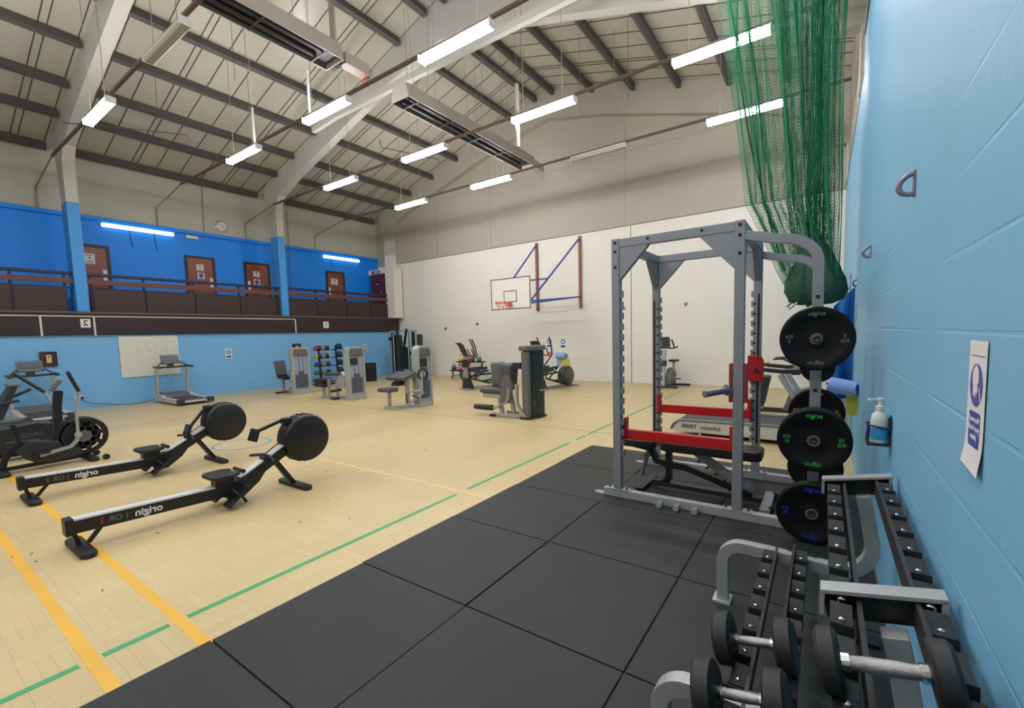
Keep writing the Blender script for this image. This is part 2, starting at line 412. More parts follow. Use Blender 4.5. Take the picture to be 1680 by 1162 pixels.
# left: low blue wall, gallery slab, back wall of the gallery
struct(MB().bb(-15.95, XL, YB, YF, 0, 1.92).build('wall_left', 'blue_low', smooth=False))
struct(MB().bb(-17.2, -15.655, YB, 13.72, 1.93, 2.5).build('balcony_slab', 'fascia', bevel=.01))
struct(MB().bb(-17.2, XG, YB, YF, 2.5, 5.16).build('wall_left_upper', 'blue_bright', smooth=False))
struct(MB().bb(-17.2, XG+.08, YB, YF, 5.16, 5.27).build('trim_6', 'blue_bright', smooth=False))
struct(MB().bb(-17.2, XG+.0, YB, YF, 5.27, 7.4).build('wall_left_top', 'cream_wall', smooth=False))
struct(MB().bb(-15.66, -15.625, YB, 13.72, 2.47, 2.52).build('trim_7', 'conduit_dark', smooth=False))
# ceiling lining, two slopes
for n, (xa, xb) in (('ceiling_left', (-17.2, RX)), ('ceiling_right', (RX, .6))):
    m = MB(); m.prism([(xa, rz(xa)), (xb, rz(xb)), (xb, rz(xb)+.12), (xa, rz(xa)+.12)], 'y', YB-.2, 14.0)
    struct(m.build(n, 'roofpanel', smooth=False))
# lining joints run down the slopes
def joint(m, y, w=.016):
    for xa, xb in ((-17.0, RX), (RX, .36)):
        m.prism([(xa, rz(xa)-.012), (xb, rz(xb)-.012), (xb, rz(xb)+.002), (xa, rz(xa)+.002)], 'y', y-w/2, y+w/2)
jm = MB(); y = -4.7; k = 0
while y < 13.7:
    joint(jm, y)
    if k % 4 == 0: joint(jm, y+.13)
    y += .60; k += 1
struct(jm.build('ceiling_joint_strips', 'dark_line', smooth=False))
# purlins (steel channels) under the lining, parallel to the ridge
pk = 0
for x in (-16.8, -15.42, -14.33, -13.04, -11.73, -10.44, -9.14, -8.15, -7.5, -6.1, -4.8, -3.5, -2.2, -.9):
    s = 1 if x < RX else -1
    a = math.atan(RS if x < RX else .27)*s
    for (y0, y1) in ((YB, 3.13), (3.47, 8.45), (8.79, 13.55)):
        pk += 1
        z = rz(x)-.10/math.cos(a)-.004
        m = MB(); R_ = Matrix.Rotation(-a, 3, 'Y')
        m.box((x, (y0+y1)/2, z), (.09, y1-y0, .19), R_)
        m.box((x+.05*s*-1, (y0+y1)/2, z-.085), (.05, y1-y0, .015), R_)
        struct(m.build('roof_beam_%d' % pk, 'purlin', smooth=False))
# portal frames: column, haunch, rafter
def portal(k, yc, w=.24):
    y0, y1 = yc-w/2, yc+w/2
    m = MB()
    zt = lambda x: rz(x)-.0
    # left column + haunched rafter + right side as one polygon (x,z)
    inner = [(-15.72, 5.9), (-15.70, 6.3), (-15.45, 6.6), (-14.25, 7.05), (-11.0, 8.0), (-9.67, 8.36), (RX, 8.75), (-5.9, 8.36), (-4.6, 8.0), (-1.3, 7.05), (-.2, 6.6), (.05, 6.3), (.10, 5.9)]
    outer = [(.40, 5.9), (.40, zt(.4)), (RX, zt(RX)), (-16.9, zt(-16.9)), (-16.9, 6.8), (-16.35, 6.3), (-16.2, 5.9)]
    # split into strips to stay convex
    n = len(inner)
    top = [(-16.2, 5.9), (-16.3, 6.4), (-16.5, 7.0), (-16.0, zt(-16.0)), (-12., zt(-12.)), (-9.6, zt(-9.6)), (RX, zt(RX)), (-6., zt(-6.)), (-3.6, zt(-3.6)), (-.4, zt(-.4)), (.38, zt(.38)), (.39, 6.6), (.40, 5.9)]
    va = [(m.bm.verts.new((p[0], y0, p[1])), m.bm.verts.new((t[0], y0, t[1])), m.bm.verts.new((p[0], y1, p[1])), m.bm.verts.new((t[0], y1, t[1]))) for p, t in zip(inner, top)]
    for A, B_ in zip(va, va[1:]):
        m.bm.faces.new((A[0], B_[0], B_[1], A[1])); m.bm.faces.new((A[2], A[3], B_[3], B_[2]))
        m.bm.faces.new((A[0], A[2], B_[2], B_[0])); m.bm.faces.new((A[1], B_[1], B_[3], A[3]))
    m.bm.faces.new((va[0][0], va[0][1], va[0][3], va[0][2])); m.bm.faces.new((va[-1][0], va[-1][2], va[-1][3], va[-1][1]))
    struct(m.build('roof_frame_beam_%d' % k, 'concrete' if k != 3 else 'cream', smooth=False, bevel=0))
    c = MB(); c.bb(-16.2, -15.72, y0, y1, 5.275, 5.9); struct(c.build('column_left_upper_%d' % k, 'concrete', smooth=False))
    c = MB(); c.bb(-16.2, -15.72, y0, y1, 2.5, 5.27); struct(c.build('column_left_%d' % k, 'blue_col' if k != 3 else 'white_wall', smooth=False))
    c = MB(); c.bb(.335, .55, y0, y1, 4.99, 5.9); struct(c.build('column_right_%d' % k, 'concrete', smooth=False))
portal(1, 3.30); portal(2, 8.62); portal(3, 13.66); portal(4, -1.9)
# ------------------------------------------------------------------ gallery
rl = thing('balcony_railing', 'long dark railing with brown boards along the edge of the upper gallery', 'railing')
posts = [-3.2, -1.9, -.6, .75, 2.09, 3.02, 3.52, 4.65, 5.88, 7.17, 8.38, 9.92, 11.19, 12.37, 13.55]
for i, y in enumerate(posts):
    MB().bb(-15.92, -15.86, y-.025, y+.025, 2.5, 3.5).build('post', 'rail_steel', rl, bevel=.004)
for a, b in zip(posts, posts[1:]):
    if b-a < .7: continue
    MB().bb(-15.85, -15.83, a+.02, b-.02, 2.53, 3.12).build('panel', 'brown_panel', rl)
for (a, b) in ((-5, 3.18), (3.42, 8.5), (8.74, 13.6)):
    MB().bb(-15.845, -15.80, a, b, 3.24, 3.37).build('timber_rail', 'rail_wood', rl, bevel=.004)
    MB().bb(-15.93, -15.83, a, b, 3.46, 3.54).build('top_rail', 'rail_steel', rl, bevel=.01)
    MB().bb(-15.90, -15.855, a, b, 3.125, 3.16).build('middle_rail', 'rail_steel', rl)
# white conduit on the front edge
cw = thing('white_conduit_run', 'white cable conduit fixed along the dark balcony front with three drops', 'conduit')
MB().bb(-15.655, -15.635, -4.5, 8.9, 2.385, 2.41).build('conduit_run', 'conduit_white', cw)
for y in (2.48, 3.46, 8.9): MB().bb(-15.655, -15.633, y-.018, y+.018, 1.90, 2.40).build('conduit_drop', 'conduit_white', cw)
def plate_sign(name, label, y, z, w, h, body):
    t = thing(name, label, 'sign')
    MB().bb(-15.655, -15.643, y-w/2, y+w/2, z-h/2, z+h/2).build('plate', 'paper', t)
    text(body, .2, 'txt_black', (-15.641, y, z), (0, -1, 0), (0, 0, 1), t, bold=.004)
    return t
plate_sign('court_number_sign', 'small white square court number two sign on balcony front', 3.29, 2.22, .19, .22, '2')
plate_sign('court_number_sign', 'small white square court number one sign on balcony front', 10.11, 2.2, .22, .24, '1')

def gdoor(n, y0, y1, hs, where, signs):
    """door in the gallery back wall, leaf facing +X"""
    z0, z1 = 2.5, 4.48
    d = thing('door_%d' % n, 'red-brown wooden gallery door in a dark frame, ' + where, 'door'); d['kind'] = 'structure'
    MB().bb(-17.01, -16.975, y0+.07, y1-.07, z0, z1-.07).build('door_leaf', 'door_wood', d)
    m = MB(); m.bb(-17.01, -16.95, y0, y0+.07, z0, z1); m.bb(-17.01, -16.95, y1-.07, y1, z0, z1); m.bb(-17.01, -16.95, y0+.07, y1-.07, z1-.07, z1)
    m.build('door_frame', 'door_frame', d, bevel=.005)
    hy = y1-.14 if hs > 0 else y0+.14
    MB().bb(-16.975, -16.962, hy-.045, hy+.045, 3.66, 3.80).build('lock_plate', 'white', d)
    MB().bb(-16.975, -16.962, hy-.045, hy+.045, 3.44, 3.58).build('push_plate', 'white', d)
    for (ys, zs, w, h, kind, lab) in signs:
        t = thing('door_sign', lab, 'sign')
        MB().bb(-16.974, -16.968, ys-w/2, ys+w/2, zs-h/2, zs+h/2).build('sheet', 'paper', t)
        if kind == 'b':
            MB().cyl((-16.968, ys, zs+.02), (-16.966, ys, zs+.02), w*.36, 20).build('blue_disc', 'sign_violet', t)
            MB().bb(-16.968, -16.966, ys-w*.36, ys+w*.36, zs-h*.45, zs-h*.3).build('caption_bar', 'sign_violet', t)
        else:
            MB().bb(-16.968, -16.966, ys-w*.3, ys+w*.3, zs+h*.28, zs+h*.38).build('heading_bar', 'txt_grey', t)
            MB().cyl((-16.968, ys, zs+.02), (-16.966, ys, zs+.02), w*.12, 12).build('pictogram', 'txt_black', t)
            MB().bb(-16.968, -16.966, ys-w*.3, ys+w*.3, zs-h*.35, zs-h*.25).build('caption_bar', 'txt_grey', t)
gdoor(1, 3.40, 4.24, 1, 'first after the blue column nearest the camera', [(3.80, 4.08, .22, .28, 'a', 'white notice on the gallery door beside the near blue column')])
gdoor(2, 6.10, 6.97, 1, 'below the emergency light', [(6.52, 4.12, .2, .2, 'a', 'upper white notice on the gallery door under the emergency light'), (6.53, 3.84, .2, .21, 'b', 'lower blue disc notice on the gallery door under the emergency light')])
gdoor(3, 7.90, 8.80, -1, 'close against the second blue column', [(8.31, 4.07, .22, .2, 'a', 'upper white notice on the gallery door beside the second column'), (8.31, 3.77, .22, .24, 'b', 'lower blue disc notice on the gallery door beside the second column')])
gdoor(4, 11.10, 11.97, -1, 'under the far wall lamp', [(11.48, 4.06, .3, .25, 'a', 'wide white notice on the farthest gallery door')])
# exit door in the boxed lobby at the far end of the gallery
lb = MB(); lb.bb(-17.0, -15.35, 13.25, 13.72, 4.47, 4.68); lb.bb(-15.9, -15.35, 13.27, 13.72, 2.5, 4.47)
struct(lb.build('partition_lobby', 'white_wall', smooth=False))
d = thing('door_5', 'dark maroon exit door at the far end of the gallery', 'door'); d['kind'] = 'structure'
MB().bb(-16.8, -15.95, 13.22, 13.27, 2.5, 4.47).build('door_leaf', 'door_maroon', d)
h = MB(); h.tube([(-16.08, 13.22, 3.5), (-16.08, 13.17, 3.5), (-16.08, 13.17, 3.72), (-16.08, 13.22, 3.72)], .014, 8); h.build('door_handle', 'chrome', d)
MB().bb(-16.5, -16.3, 13.212, 13.22, 4.0, 4.05).build('name_plate', 'brass', d)
t = thing('exit_sign', 'green and white exit sign above the maroon gallery door', 'sign')
MB().bb(-16.75, -16.2, 13.22, 13.25, 4.50, 4.64).build('plate', 'green_sign', t)
MB().bb(-16.70, -16.62, 13.215, 13.22, 4.53, 4.61).build('running_figure', 'txt_black', t)
MB().bb(-16.56, -16.30, 13.215, 13.22, 4.55, 4.59).build('caption_bar', 'paper', t)
# gallery lamps
def batten(label, y0, y1, z, lit=True):
    t = thing('wall_lamp', label, 'lamp')
    MB().bb(XG, XG+.05, y0, y1, z-.04, z+.04).build('housing', 'white', t)
    m = MB(); m.prism([(XG+.05, z-.055), (XG+.11, z-.045), (XG+.13, z), (XG+.11, z+.045), (XG+.05, z+.055)], 'y', y0+.03, y1-.03); m.build('diffuser', 'lamp_wall' if lit else 'lamp_off', t)
    return t
batten('long fluorescent wall lamp on the blue gallery wall above the first door', 4.10, 5.86, 5.07)
batten('long fluorescent wall lamp on the blue gallery wall above the last door', 11.0, 12.75, 5.05)
batten('long fluorescent wall lamp on the gallery wall near the camera end', -2.9, -1.1, 5.07)
t = thing('emergency_light', 'small white emergency light box on the blue gallery wall', 'emergency light')
MB().bb(XG, XG+.07, 6.18, 6.52, 5.02, 5.12).build('housing', 'white', t, bevel=.01)
MB().bb(XG+.07, XG+.08, 6.2, 6.5, 5.03, 5.09).build('diffuser', 'board', t)
t = thing('wall_clock', 'round silver wall clock high above the gallery on the cream wall', 'clock')
MB().lathe([(.17, 0), (.19, .01), (.19, .035), (.17, .045), (.165, .03)], (XG, 7.28, 5.58), (1, 0, 0), 32).build('case', 'chrome', t)
MB().cyl((XG+.032, 7.28, 5.58), (XG+.036, 7.28, 5.58), .163, 32).build('dial', 'paper', t)
MB().bar([(XG+.04, 7.28, 5.58), (XG+.04, 7.22, 5.66)], .012, .004, (1, 0, 0)).build('hour_hand', 'black', t)
MB().bar([(XG+.043, 7.28, 5.58), (XG+.043, 7.38, 5.52)], .009, .004, (1, 0, 0)).build('minute_hand', 'black', t)
for k, (y, z0, z1) in enumerate(((4.75, 4.55, 5.03), (5.35, 4.5, 5.03), (11.4, 4.6, 5.0))):
    tag(MB().tube([(XG+.012, y, z1), (XG+.012, y+.01, (z0+z1)/2), (XG+.012, y+.05, z0)], .008, 6).build('hanging_cable', 'cable'), ['left cord hanging below the first gallery wall lamp', 'right cord hanging below the first gallery wall lamp', 'cord hanging below the far gallery wall lamp'][k], 'cable')
# ------------------------------------------------------------------ ceiling lights in rows
LX = [-12.05, -8.72, -5.40, -2.17]; LY = [-2.4, .25, 2.88, 5.46, 8.05, 10.70]  # unseen lamps, rear rows and near row ends, added to light the foreground
colw = ['nearest the gallery', 'second from the gallery', 'third from the gallery', 'nearest the blue wall']
roww = ['in an unseen row added far behind the camera', 'in an unseen row added just behind the camera', 'of the nearest row', 'of the second row', 'of the third row', 'of the farthest row']
unlit = {(2, 1), (5, 2)}
lab_over = {}
protos = {}
def light_proto(lit):
    t = thing('ceiling_light', 'x', 'ceiling light', (0, 0, -20))
    m = MB(); m.prism([(-.045, .03), (-.04, .06), (.04, .06), (.045, .03)], 'x', 0, 1.42); m.build('housing', 'white', t)
    m = MB(); m.prism([(.05, .035), (.085, .0), (.078, -.045), (.05, -.066), (-.05, -.066), (-.078, -.045), (-.085, .0), (-.05, .035)], 'x', .02, 1.40)
    m.build('diffuser', 'lamp' if lit else 'lamp_off', t)
    for x in (0, 1.42): MB().prism([(-.082, -.066), (.082, -.066), (.082, .052), (-.082, .052)], 'x', x-.012, x+.012).build('end_cap', 'white', t, bevel=.008)
    return t
protos = {True: light_proto(True), False: light_proto(False)}
used = {True: False, False: False}
for j, y in enumerate(LY):
    for i, x in enumerate(LX):
        lit = (j, i) not in unlit
        l = '%s fluorescent ceiling light %s, %s' % ('lit' if lit else 'unlit', roww[j], colw[i])
        if not used[lit]: t = protos[lit]; used[lit] = True; t.location = (x, y, 6.03); t['label'] = l
        else: t = dup(protos[lit], None, (x, y, 6.03), 0, l)
        t['group'] = 'fluorescent ceiling lights hung in rows'
    cx = thing('lighting_conduit', 'long brown conduit carrying the ceiling lights ' + roww[j], 'conduit', group='conduits carrying the rows of ceiling lights')
    MB().bar([(-15.0, y, 6.11), (.30, y, 6.11)], .05, .045).build('trunking', 'conduit_dark', cx)
    MB().tube([(-16.98, y+.0, 5.27), (-16.98, y, 5.75), (-16.9, y, 5.82), (-15.2, y, 6.08), (-15.0, y, 6.11)], .022, 8).build('bend', 'conduit', cx)
    for x in LX:
        for dx in (.25, 1.15):
            xx = x+dx
            MB().cyl((xx, y, 6.13), (xx, y, rz(xx)-.01), .006, 6).build('drop_rod', 'conduit', cx)
# thicker hanger pipes and the pale track bar
for k, (x, y, z0, z1, l) in enumerate(((-8.62, 5.50, 6.14, 7.0, 'white hanger pipe beside the light of the second row'), (-10.86, 5.5, 6.14, 6.95, 'white hanger pipe further toward the gallery'), (-5.33, 8.1, 5.5, 6.75, 'thick grey hanger post beside the third row light'), (-7.52, 5.35, 6.98, 9.5, 'thick grey post hanging above the near heater'))):
    m = MB().cyl((x, y, z0), (x, y, z1), .025 if k < 2 else .045, 12)
    if z1 < 9: m.cyl((x, y, z1), (x, y, rz(x)-.01), .004, 6)
    tag(m.build('hanger_pipe', 'white' if k < 2 else 'conduit'), l, 'pipe')
tag(MB().bar([(-12.1, 7.8, 7.58), (-11.0, 7.8, 7.66), (-.9, 7.8, 7.68)], .12, .14).build('net_track_bar', 'concrete'), 'long pale horizontal bar hung across the hall under the second roof frame', 'beam')
# two radiant heaters
def heater(label, y0, y1, x=-7.3, z=6.5):
    t = thing('radiant_heater', label, 'heater', (x, y0, z), group='gas radiant heaters under the roof ridge')
    L_ = y1-y0
    m = MB(); m.prism([(-.262, 0), (-.245, 0), (-.19, .27), (.19, .27), (.245, 0), (.262, 0), (.205, .295), (-.205, .295)], 'y', 0, L_)
    m.build('reflector_hood', 'galv', t)
    for ya, yb in ((-.012, 0), (L_, L_+.012)): MB().prism([(-.26, 0), (.26, 0), (.203, .29), (-.203, .29)], 'y', ya, yb).build('end_plate', 'galv', t)
    for xx in (-.11, .11): MB().cyl((xx, .15, .07), (xx, L_-.3, .07), .045, 16).build('heating_tube', 'heater_dark', t)
    m = MB(); m.bb(-.225, .225, .02, L_-.02, .10, .112); m.build('inner_reflector', 'heater_grille', t)
    for s in (-1, 1): MB().prism([(s*.243, .001), (s*.236, .001), (s*.215, .10), (s*.223, .10)], 'y', .02, L_-.02).build('inner_reflector', 'heater_grille', t)
    for k in range(5):
        yy = .3+(L_-.6)*k/4
        MB().bar([(-.25, yy, .0), (0, yy, .012), (.25, yy, 0)], .03, .012).build('cross_strap', 'heater_dark', t)
    MB().bb(-.02, .2, L_+.1, L_+.6, .02, .22).build('burner_box', 'galv', t, bevel=.01)
    MB().cyl((.0, L_+.01, .1), (.0, L_+.14, .1), .09, 16).build('fan_housing', 'heater_dark', t)
    MB().bb(-.18, -.04, L_+.012, L_+.12, .0, .12).build('valve_box', 'heater_dark', t, bevel=.015)
    MB().tube([(0, L_+.5, 0), (.1, L_+.6, -.12), (.2, L_+.55, -.2), (.22, L_+.5, .02)], .012, 6).build('flexible_hose', 'orange' if y0 < 3 else 'conduit', t)
    for yy in (.6, L_/2, L_-.6):
        for s in (-1, 1): MB().cyl((s*.2, yy, .29), (s*.35, yy, rz(x+s*.35)-z-.02), .005, 6).build('hanging_wire', 'conduit', t)
    return t
heater('long radiant heater hung under the ridge nearest the camera', .4, 5.2)
heater('long radiant heater hung under the ridge toward the far wall', 6.72, 11.6)
# loose wires and fittings in the roof
for k, (x, y, x2, z2) in enumerate(((-13.0, 4.4, -13.1, 6.9), (-10.3, 4.9, -10.3, 7.1), (-9.4, 9.3, -9.4, 7.9), (-6.3, 9.8, -6.3, 7.2), (-3.8, 10.4, -3.8, 6.9))):
    tag(MB().cyl((x, y, rz(x)-.012), (x2, y, z2), .005, 6).build('dangling_wire', 'conduit_dark'), 'thin wire dangling from the roof lining, ' + ['beside the first frame', 'above the second light row', 'left of the far heater', 'right of the far heater', 'nearest the green net'][k], 'wire')
tag(MB().tube([(-14.6, 3.05, 6.80), (-14.2, 3.5, 6.80), (-13.4, 5.1, 6.9), (-13.4, 5.15, 6.75)], .012, 6).build('bent_rod', 'conduit_dark'), 'thin bent rod hanging beside the near roof frame', 'rod')
tag(MB().tube([(-10.6, 8.9, 7.3), (-10.6, 8.95, 7.1), (-9.6, 10.2, 6.9), (-9.6, 10.25, 6.75)], .012, 6).build('bent_rod', 'conduit_dark'), 'thin bent rod hanging beyond the second roof frame', 'rod')
tag(MB().tube([(-16.97, 6.72, 5.28), (-16.97, 6.77, 6.9), (-16.2, 6.6, 7.0)], .012, 6).build('wall_conduit', 'conduit'), 'thin vertical conduit on the cream wall left of the clock', 'conduit')
tag(MB().tube([(-16.97, 9.6, 2.6), (-16.97, 9.6, 6.6)], .012, 6).build('wall_conduit', 'conduit'), 'thin vertical conduit on the gallery wall right of the second column', 'conduit')

# ------------------------------------------------------------------ basketball goal
g = thing('basketball_goal', 'white basketball backboard on blue swing arms fixed to two brown wall posts', 'basketball goal')
for x in (-8.39, -6.715): MB().bb(x-.045, x+.045, 13.72, 13.797, 2.44, 4.81).build('wall_post', 'hoop_wood', g, bevel=.006)
bx0, bx1, by, bz0, bz1 = -8.36, -6.95, 11.0, 2.37, 3.29
MB().bb(bx0, bx1, by, by+.03, bz0, bz1).build('backboard', 'board', g)
m = MB(); w = .03
def rectline(m, x0, x1, z0, z1, w, y):
    m.bb(x0, x1, y-.003, y, z0, z0+w); m.bb(x0, x1, y-.003, y, z1-w, z1); m.bb(x0, x0+w, y-.003, y, z0+w, z1-w); m.bb(x1-w, x1, y-.003, y, z0+w, z1-w)
rectline(m, bx0, bx1, bz0, bz1, .025, by); rectline(m, -7.89, -7.42, 2.58, 2.92, .022, by); m.build('board_markings', 'black', g)
m = MB(); zr = 2.55; m.tube([(-7.655+.225*math.cos(a*PI/12), by-.38+.225*math.sin(a*PI/12), zr) for a in range(24)], .012, 8, closed=True); m.bb(-7.72, -7.59, by-.16, by, zr-.07, zr+.01)
m.bar([(-7.72, by-.17, zr), (-7.80, by-.24, zr)], .02, .02); m.bar([(-7.59, by-.17, zr), (-7.51, by-.24, zr)], .02, .02); m.build('hoop', 'orange', g)
m = MB(); 
for a in range(10):
    p0 = Vector((-7.655+.22*math.cos(a*PI/5), by-.38+.22*math.sin(a*PI/5), zr)); 
    for s in (-1, 1):
        b = (a+s*.9)*PI/5; m.tube([p0, (-7.655+.13*math.cos(b), by-.38+.13*math.sin(b), zr-.2)], .005, 5)
m.build('hoop_net', 'k_pink', g)
for s, xp, xb in ((0, -8.39, -8.25), (1, -6.715, -7.02)):
    MB().bar([(xp, 13.72, 4.72), (xb, by+.06, 2.55)], .04, .04).build('diagonal_arm', 'hoop_blue', g)
    MB().bar([(xp, 13.72, 2.82), (xb, by+.06, 2.52)], .05, .05).build('lower_arm', 'hoop_blue', g)
    f = .66; mid = Vector((xp, 13.72, 4.72)).lerp(Vector((xb, by+.06, 2.55)), f)
    MB().bar([(xb, by+.05, 3.16), mid], .04, .04).build('upper_arm', 'hoop_blue', g)
    MB().bb(xb-.03, xb+.03, by+.03, by+.08, 2.42, 3.24).build('board_bracket', 'hoop_blue', g)
MB().bb(-8.3, -6.97, by+.05, by+.09, 2.50, 2.56).build('cross_bar', 'hoop_blue', g)
MB().bar([(-8.32, 13.2, 2.77), (-6.78, 13.2, 2.77)], .04, .04).build('cross_bar', 'hoop_blue', g)

# ------------------------------------------------------------------ things on the far wall
for k, (x, z) in enumerate(((-12.9, 1.96), (-11.2, 2.08), (-5.23, 2.35), (-3.35, 2.38))):
    tag(MB().lathe([(.05, 0), (.05, .01), (.02, .02), (.02, .06), (.035, .07), (.03, .09), (0, .09)], (x, YF, z), (0, -1, 0), 16).build('wall_eyelet', 'steel'), 'small metal eyelet on the white wall, ' + ['left of the basketball board near the corner', 'directly left of the basketball board', 'between hoop and power rack', 'seen through the power rack'][k], 'wall fixing')
def notice(label, x, z, w, h, y=YF):
    t = thing('wall_notice', label, 'sign')
    MB().bb(x-w/2, x+w/2, y-.006, y, z-h/2, z+h/2).build('sheet', 'paper', t)
    MB().lathe([(w*.22, 0), (w*.36, 0), (w*.36, .002), (w*.22, .002)], (x, y-.006, z+h*.15), (0, -1, 0), 20, cap=False).build('blue_ring', 'sign_blue', t)
    MB().bb(x-w*.36, x+w*.36, y-.009, y-.006, z-h*.42, z-h*.22).build('caption_bar', 'sign_blue', t)
notice('small blue and white notice on the far wall behind the elliptical trainer', -7.97, 1.30, .24, .34)
notice('small blue and white notice on the far wall above the blue paper roll', -7.43, 1.28, .24, .34)
t = thing('paper_roll_dispenser', 'blue paper roll in a holder on the far white wall', 'dispenser')
MB().cyl((-7.62, YF-.14, .86), (-7.30, YF-.14, .86), .10, 20).build('paper_roll', 'roll', t)
MB().bb(-7.66, -7.54, YF-.05, YF-.04, .48, .86).build('hanging_sheet', 'roll', t)
MB().bb(-7.66, -7.27, YF-.05, YF, .80, .90).build('holder', 'sign_blue', t)
tag(MB().prism([(-7.42, .72), (-7.2, .74), (-7.18, .45), (-7.3, .40), (-7.42, .5)], 'y', YF-.06, YF-.03).build('hanging_cloth', 'yel'), 'yellow cloth hanging below the blue roll on the far wall', 'cloth')
tag(MB().bb(-8.05, -7.9, YF-.008, YF, .82, .98).build('wall_sticker', 'k_pink'), 'small pink and white sticker on the far wall', 'sticker')
# ------------------------------------------------------------------ things on the low blue wall
wb = thing('whiteboard', 'large blank-looking whiteboard with faint writing on the low blue wall', 'whiteboard')
MB().bb(XL+.001, XL+.026, 3.93, 5.30, .74, 1.87).build('board_surface', 'wb', wb, bevel=.004)
m = MB(); rnd = random.Random(4)
for cy2, n in ((4.28, 4), (4.5, 4), (4.66, 5), (4.92, 5), (5.14, 5)):
    for k in range(n):
        z = 1.70-k*.085; y = cy2+k*.012
        for q in range(3):
            yy = y+q*.03; m.bar([(XL+.027, yy, z+rnd.uniform(-.012, .012)), (XL+.027, yy+.022, z+rnd.uniform(-.018, .018))], .002, .008, (0, 0, 1))
m.build('handwriting', 'ink', wb)
def backing(label, y, z, full=True):
    t = thing('thermostat_board', label, 'wall control')
    MB().bb(XL, XL+.03, y-.15, y+.15, z-.18, z+.18).build('backing_board', 'brown_box', t, bevel=.005)
    m = MB(); m.bb(XL+.03, XL+.045, y-.15, y-.125, z-.18, z+.18); m.bb(XL+.03, XL+.045, y+.125, y+.15, z-.18, z+.18); m.bb(XL+.03, XL+.045, y-.125, y+.125, z-.18, z-.155); m.bb(XL+.03, XL+.045, y-.125, y+.125, z+.155, z+.18); m.build('border', 'door_frame', t)
    MB().bb(XL+.03, XL+.07, y-.045, y+.045, z-.10, z+.10).build('thermostat', 'cream_plastic', t, bevel=.01)
    MB().cyl((XL+.07, y, z+.045), (XL+.078, y, z+.045), .018, 12).build('dial', 'black', t)
backing('square brown thermostat board on the blue wall above the near treadmill', 2.56, 1.34)
backing('square brown thermostat board on the blue wall behind the adductor machine', 8.93, 1.34)
def wnotice(label, y, z, w=.19, h=.3):
    t = thing('wall_notice', label, 'sign')
    MB().bb(XL, XL+.006, y-w/2, y+w/2, z-h/2, z+h/2).build('sheet', 'paper', t)
    MB().lathe([(w*.2, 0), (w*.36, 0), (w*.36, .002), (w*.2, .002)], (XL+.006, y, z+h*.15), (1, 0, 0), 20, cap=False).build('blue_ring', 'sign_blue', t)
    MB().bb(XL+.006, XL+.009, y-w*.36, y+w*.36, z-h*.42, z-h*.22).build('caption_bar', 'sign_blue', t)
wnotice('small notice with a dark ring on the blue wall between whiteboard and machines', 6.66, 1.27)
wnotice('small notice on the blue wall just right of the second weight tower', 11.9, 1.24, .2, .32)
t = thing('power_socket', 'white double power socket on the blue wall by the near treadmill', 'socket')
MB().bb(XL, XL+.03, 2.95, 3.12, .27, .37).build('faceplate', 'white', t, bevel=.006)
MB().bb(XL+.03, XL+.075, 3.06, 3.11, .28, .34).build('plug', 'black', t, bevel=.008)
tag(MB().tube([(XL+.07, 3.08, .29), (XL+.08, 3.12, .2), (XL+.09, 3.3, .13), (XL+.1, 3.7, .05), (XL+.12, 4.0, .012), (XL+.14, 4.3, .02), (XL+.2, 4.62, .10)], .008, 6).build('power_cable', 'cable'), 'black power cable sagging from the socket to the treadmill', 'cable')
# ------------------------------------------------------------------ court lines (structure markings)
def line(n, m_, x0, x1, y0, y1, h=.0015): struct(MB().bb(x0, x1, y0, y1, 0, h).build('floor_marking_%d' % n, m_, smooth=False))
k = 1
for y0, y1 in ((-1.2, .48), (.57, .86), (.95, 3.31), (3.49, 5.81), (6.0, 6.32), (6.42, 10.4), (10.6, 12.2)):
    line(k, 'green_tape', -3.065, -3.02, y0, y1); k += 1
line(k, 'yellow_tape', -9.2, -2.62, .50, .56, .0012); k += 1
line(k, 'yellow_tape', -9.2, -2.62, .88, .94, .0012); k += 1
line(k, 'yellow_faint', -6.6, -2.62, 3.375, 3.425, .0012); k += 1
line(k, 'black_line', -15.0, -.2, 6.62, 6.64, .001); k += 1
line(k, 'black_line', -15.0, -1.0, 10.2, 10.215, .001); k += 1
line(k, 'black_line', -11.45, -11.43, -2, 12.6, .001); k += 1
line(k, 'black_line', -13.0, -12.98, 5.8, 12.6, .001); k += 1
m = MB(); n = 64
ri = [(m.bm.verts.new((-7.56+.375*math.cos(2*PI*i/n), 3.29+.375*math.sin(2*PI*i/n), .0012)), m.bm.verts.new((-7.56+.42*math.cos(2*PI*i/n), 3.29+.42*math.sin(2*PI*i/n), .0012))) for i in range(n)]
for i in range(n): m.bm.faces.new((ri[i][0], ri[i][1], ri[(i+1) % n][1], ri[(i+1) % n][0]))
struct(m.build('floor_marking_%d' % k, 'blue_line', smooth=False))
# small scuffs on the floor surface
m = MB(); rnd = random.Random(3)
for i in range(26):
    x, y = rnd.uniform(-8, -3.3), rnd.uniform(.3, 5); a = rnd.uniform(-.4, .4); L_ = rnd.uniform(.01, .035)
    m.bar([(x-L_*math.cos(a), y-L_*math.sin(a), .0008), (x+L_*math.cos(a), y+L_*math.sin(a), .0008)], .008, .001)
struct(m.build('floor_surface_scuffs', 'dark_line', smooth=False))

